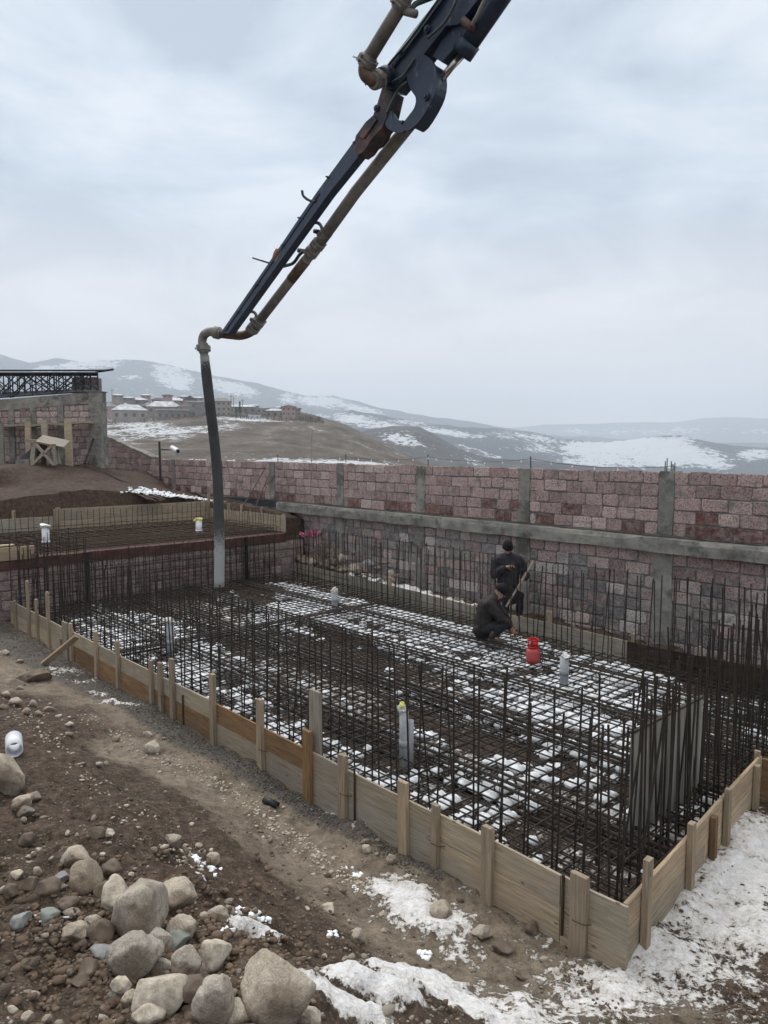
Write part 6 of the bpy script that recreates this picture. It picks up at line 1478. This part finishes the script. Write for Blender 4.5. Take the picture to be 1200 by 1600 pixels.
# low white wall on the hill edge
a, b = hp_(362, 656, 401), hp_(440, 658.5, 401)
ww = thing('boundary_wall', 'low whitish boundary wall along the hill edge below the village', 'wall', (a+b)/2); MB().obox((a+b)/2 + [0,0,-1.5], (b-a)/2, (0,.3,0), (0,0,1.9)).build('wall', M['housewall'], ww)
def tree(px, yb, hpx, wpx, r, lab, kind, seed):
    c = hp_(px, yb, r); k = r/F; h, w_ = hpx*k, wpx*k; rr = random.Random(seed); t = thing('tree' if kind != 'poplar' else 'conifer_tree', lab, 'tree', c, 'trees in the village')
    m = MB(); m.tube([c + [0,0,-2], c + [0,0,h*.4], c + [w_*.03,0,h*.85]], [h*.03, h*.022, h*.006], 5)
    for j in range(7):
        a = rr.uniform(0, 6.28); z = h*rr.uniform(.25,.6); m.tube([c + [0,0,z], c + [math.cos(a)*w_*.3, math.sin(a)*w_*.3, z + h*.25]], [h*.012, h*.003], 4)
    m.build('trunk', M['bark'], t); m = MB()
    for j in range(260 if kind != 'poplar' else 320):
        if kind == 'poplar': z = rr.uniform(.05, 1); rad = w_*.5*(1-z)**.7*rr.uniform(.3, 1)
        else: z = rr.uniform(.2, 1); rad = w_*.5*math.sqrt(max(0, 1-((z-.55)/.5)**2))*rr.uniform(.2, 1.05)
        a = rr.uniform(0, 6.28); p = c + np.array([math.cos(a)*rad, math.sin(a)*rad, z*h]); s = h*(.05 if kind == 'poplar' else .035)
        d = np.array([rr.gauss(0,1), rr.gauss(0,1), rr.gauss(.2,1)]); d /= np.linalg.norm(d); e = np.cross(d, [0,.3,1]); e /= np.linalg.norm(e)
        if kind == 'poplar': m.add([p - e*s*.6, p + d*s, p + e*s*.6], [(0,1,2)])
        else: m.add([p - e*s*.18, p + d*s*1.6, p + e*s*.18], [(0,1,2)])
    m.build('crown', M['conifer' if kind == 'poplar' else 'twigs'], t)
tree(375, 652, 24, 10, 415, 'dark pointed conifer right of the three-storey house', 'poplar', 1); tree(369, 652, 16, 7, 420, 'smaller dark conifer left of the pointed one', 'poplar', 2); tree(335, 652, 14, 9, 410, 'dark conifer beside the three-storey house', 'poplar', 3)
TL = ['bare tree just right of the pointed conifer','bare tree in front of the long low building with white roof line','bare tree in front of the grey house left of the two-storey one','bare tree at the left corner of the two-storey arched-gable house','bare tree before the two-storey arched-gable house','bare tree right of the round-topped pale house',
 'bare bushy tree, tallest at the right end of the village','bare tree second from the tallest at the right end','bare low tree near the right end of the village','rightmost bare tree of the village','leftmost bare tree in front of the wide low house','bare tree in front of the left half of the wide low house','bare tree below the right half of the wide low house','bare tree left of the long grey house','bare tree in front of the long grey house',
 'bare tree right of the long grey house','bare tree just left of the tall blank block','bare tree in front of the tall blank block','bare tree by the small pale house at the left end','bare tree hidden partly by the hanging hose']
for i, (px, yb, h, w_) in enumerate([(386,656,16,16),(418,657,14,15),(428,657,16,15),(440,658,14,16),(452,660,13,15),(468,661,15,17),(478,662,18,18),(486,662,16,16),(494,664,13,14),(503,665,12,12),(180,664,14,16),(196,664,10,14),(226,664,14,14),(240,662,13,15),(255,664,12,16),(288,666,14,14),(300,662,17,14),(318,662,14,14),(167,660,15,12),(330,658,12,12)]):
    tree(px, yb, h, w_, 404 + (i % 4)*6, TL[i], 'bare', 20+i)
for k, (px, yt, yb, r) in enumerate(((361,616,652,430),(365,620,652,440),(379,623,652,450),(175,607,640,500))):
    a = hp_(px, yb, r); b = hp_(px, yt, r); m = MB().tube([a, b], .22, 5); m.obox(b + [0,0,-1.2], (1.2,0,0), (0,.1,0), (0,0,.12)); tag(m.build('utility_pole', M['greyboard']), ['thin mast right of the three-storey house','second thin mast right of the three-storey house','short mast beyond the conifer','thin mast at the left end of the village'][k], 'pole', 'poles in the village')
a = hp_(486, 724, 160); b = hp_(487.5, 673, 160); m = MB().tube([a + [0,0,-2], b], .12, 6); m.obox(b + [.25,0,0], (.45,0,0), (0,.1,0), (0,0,.08)); tag(m.build('street_lamp', M['greyboard']), 'lone thin lamp post on the slope beyond the block wall', 'street lamp')
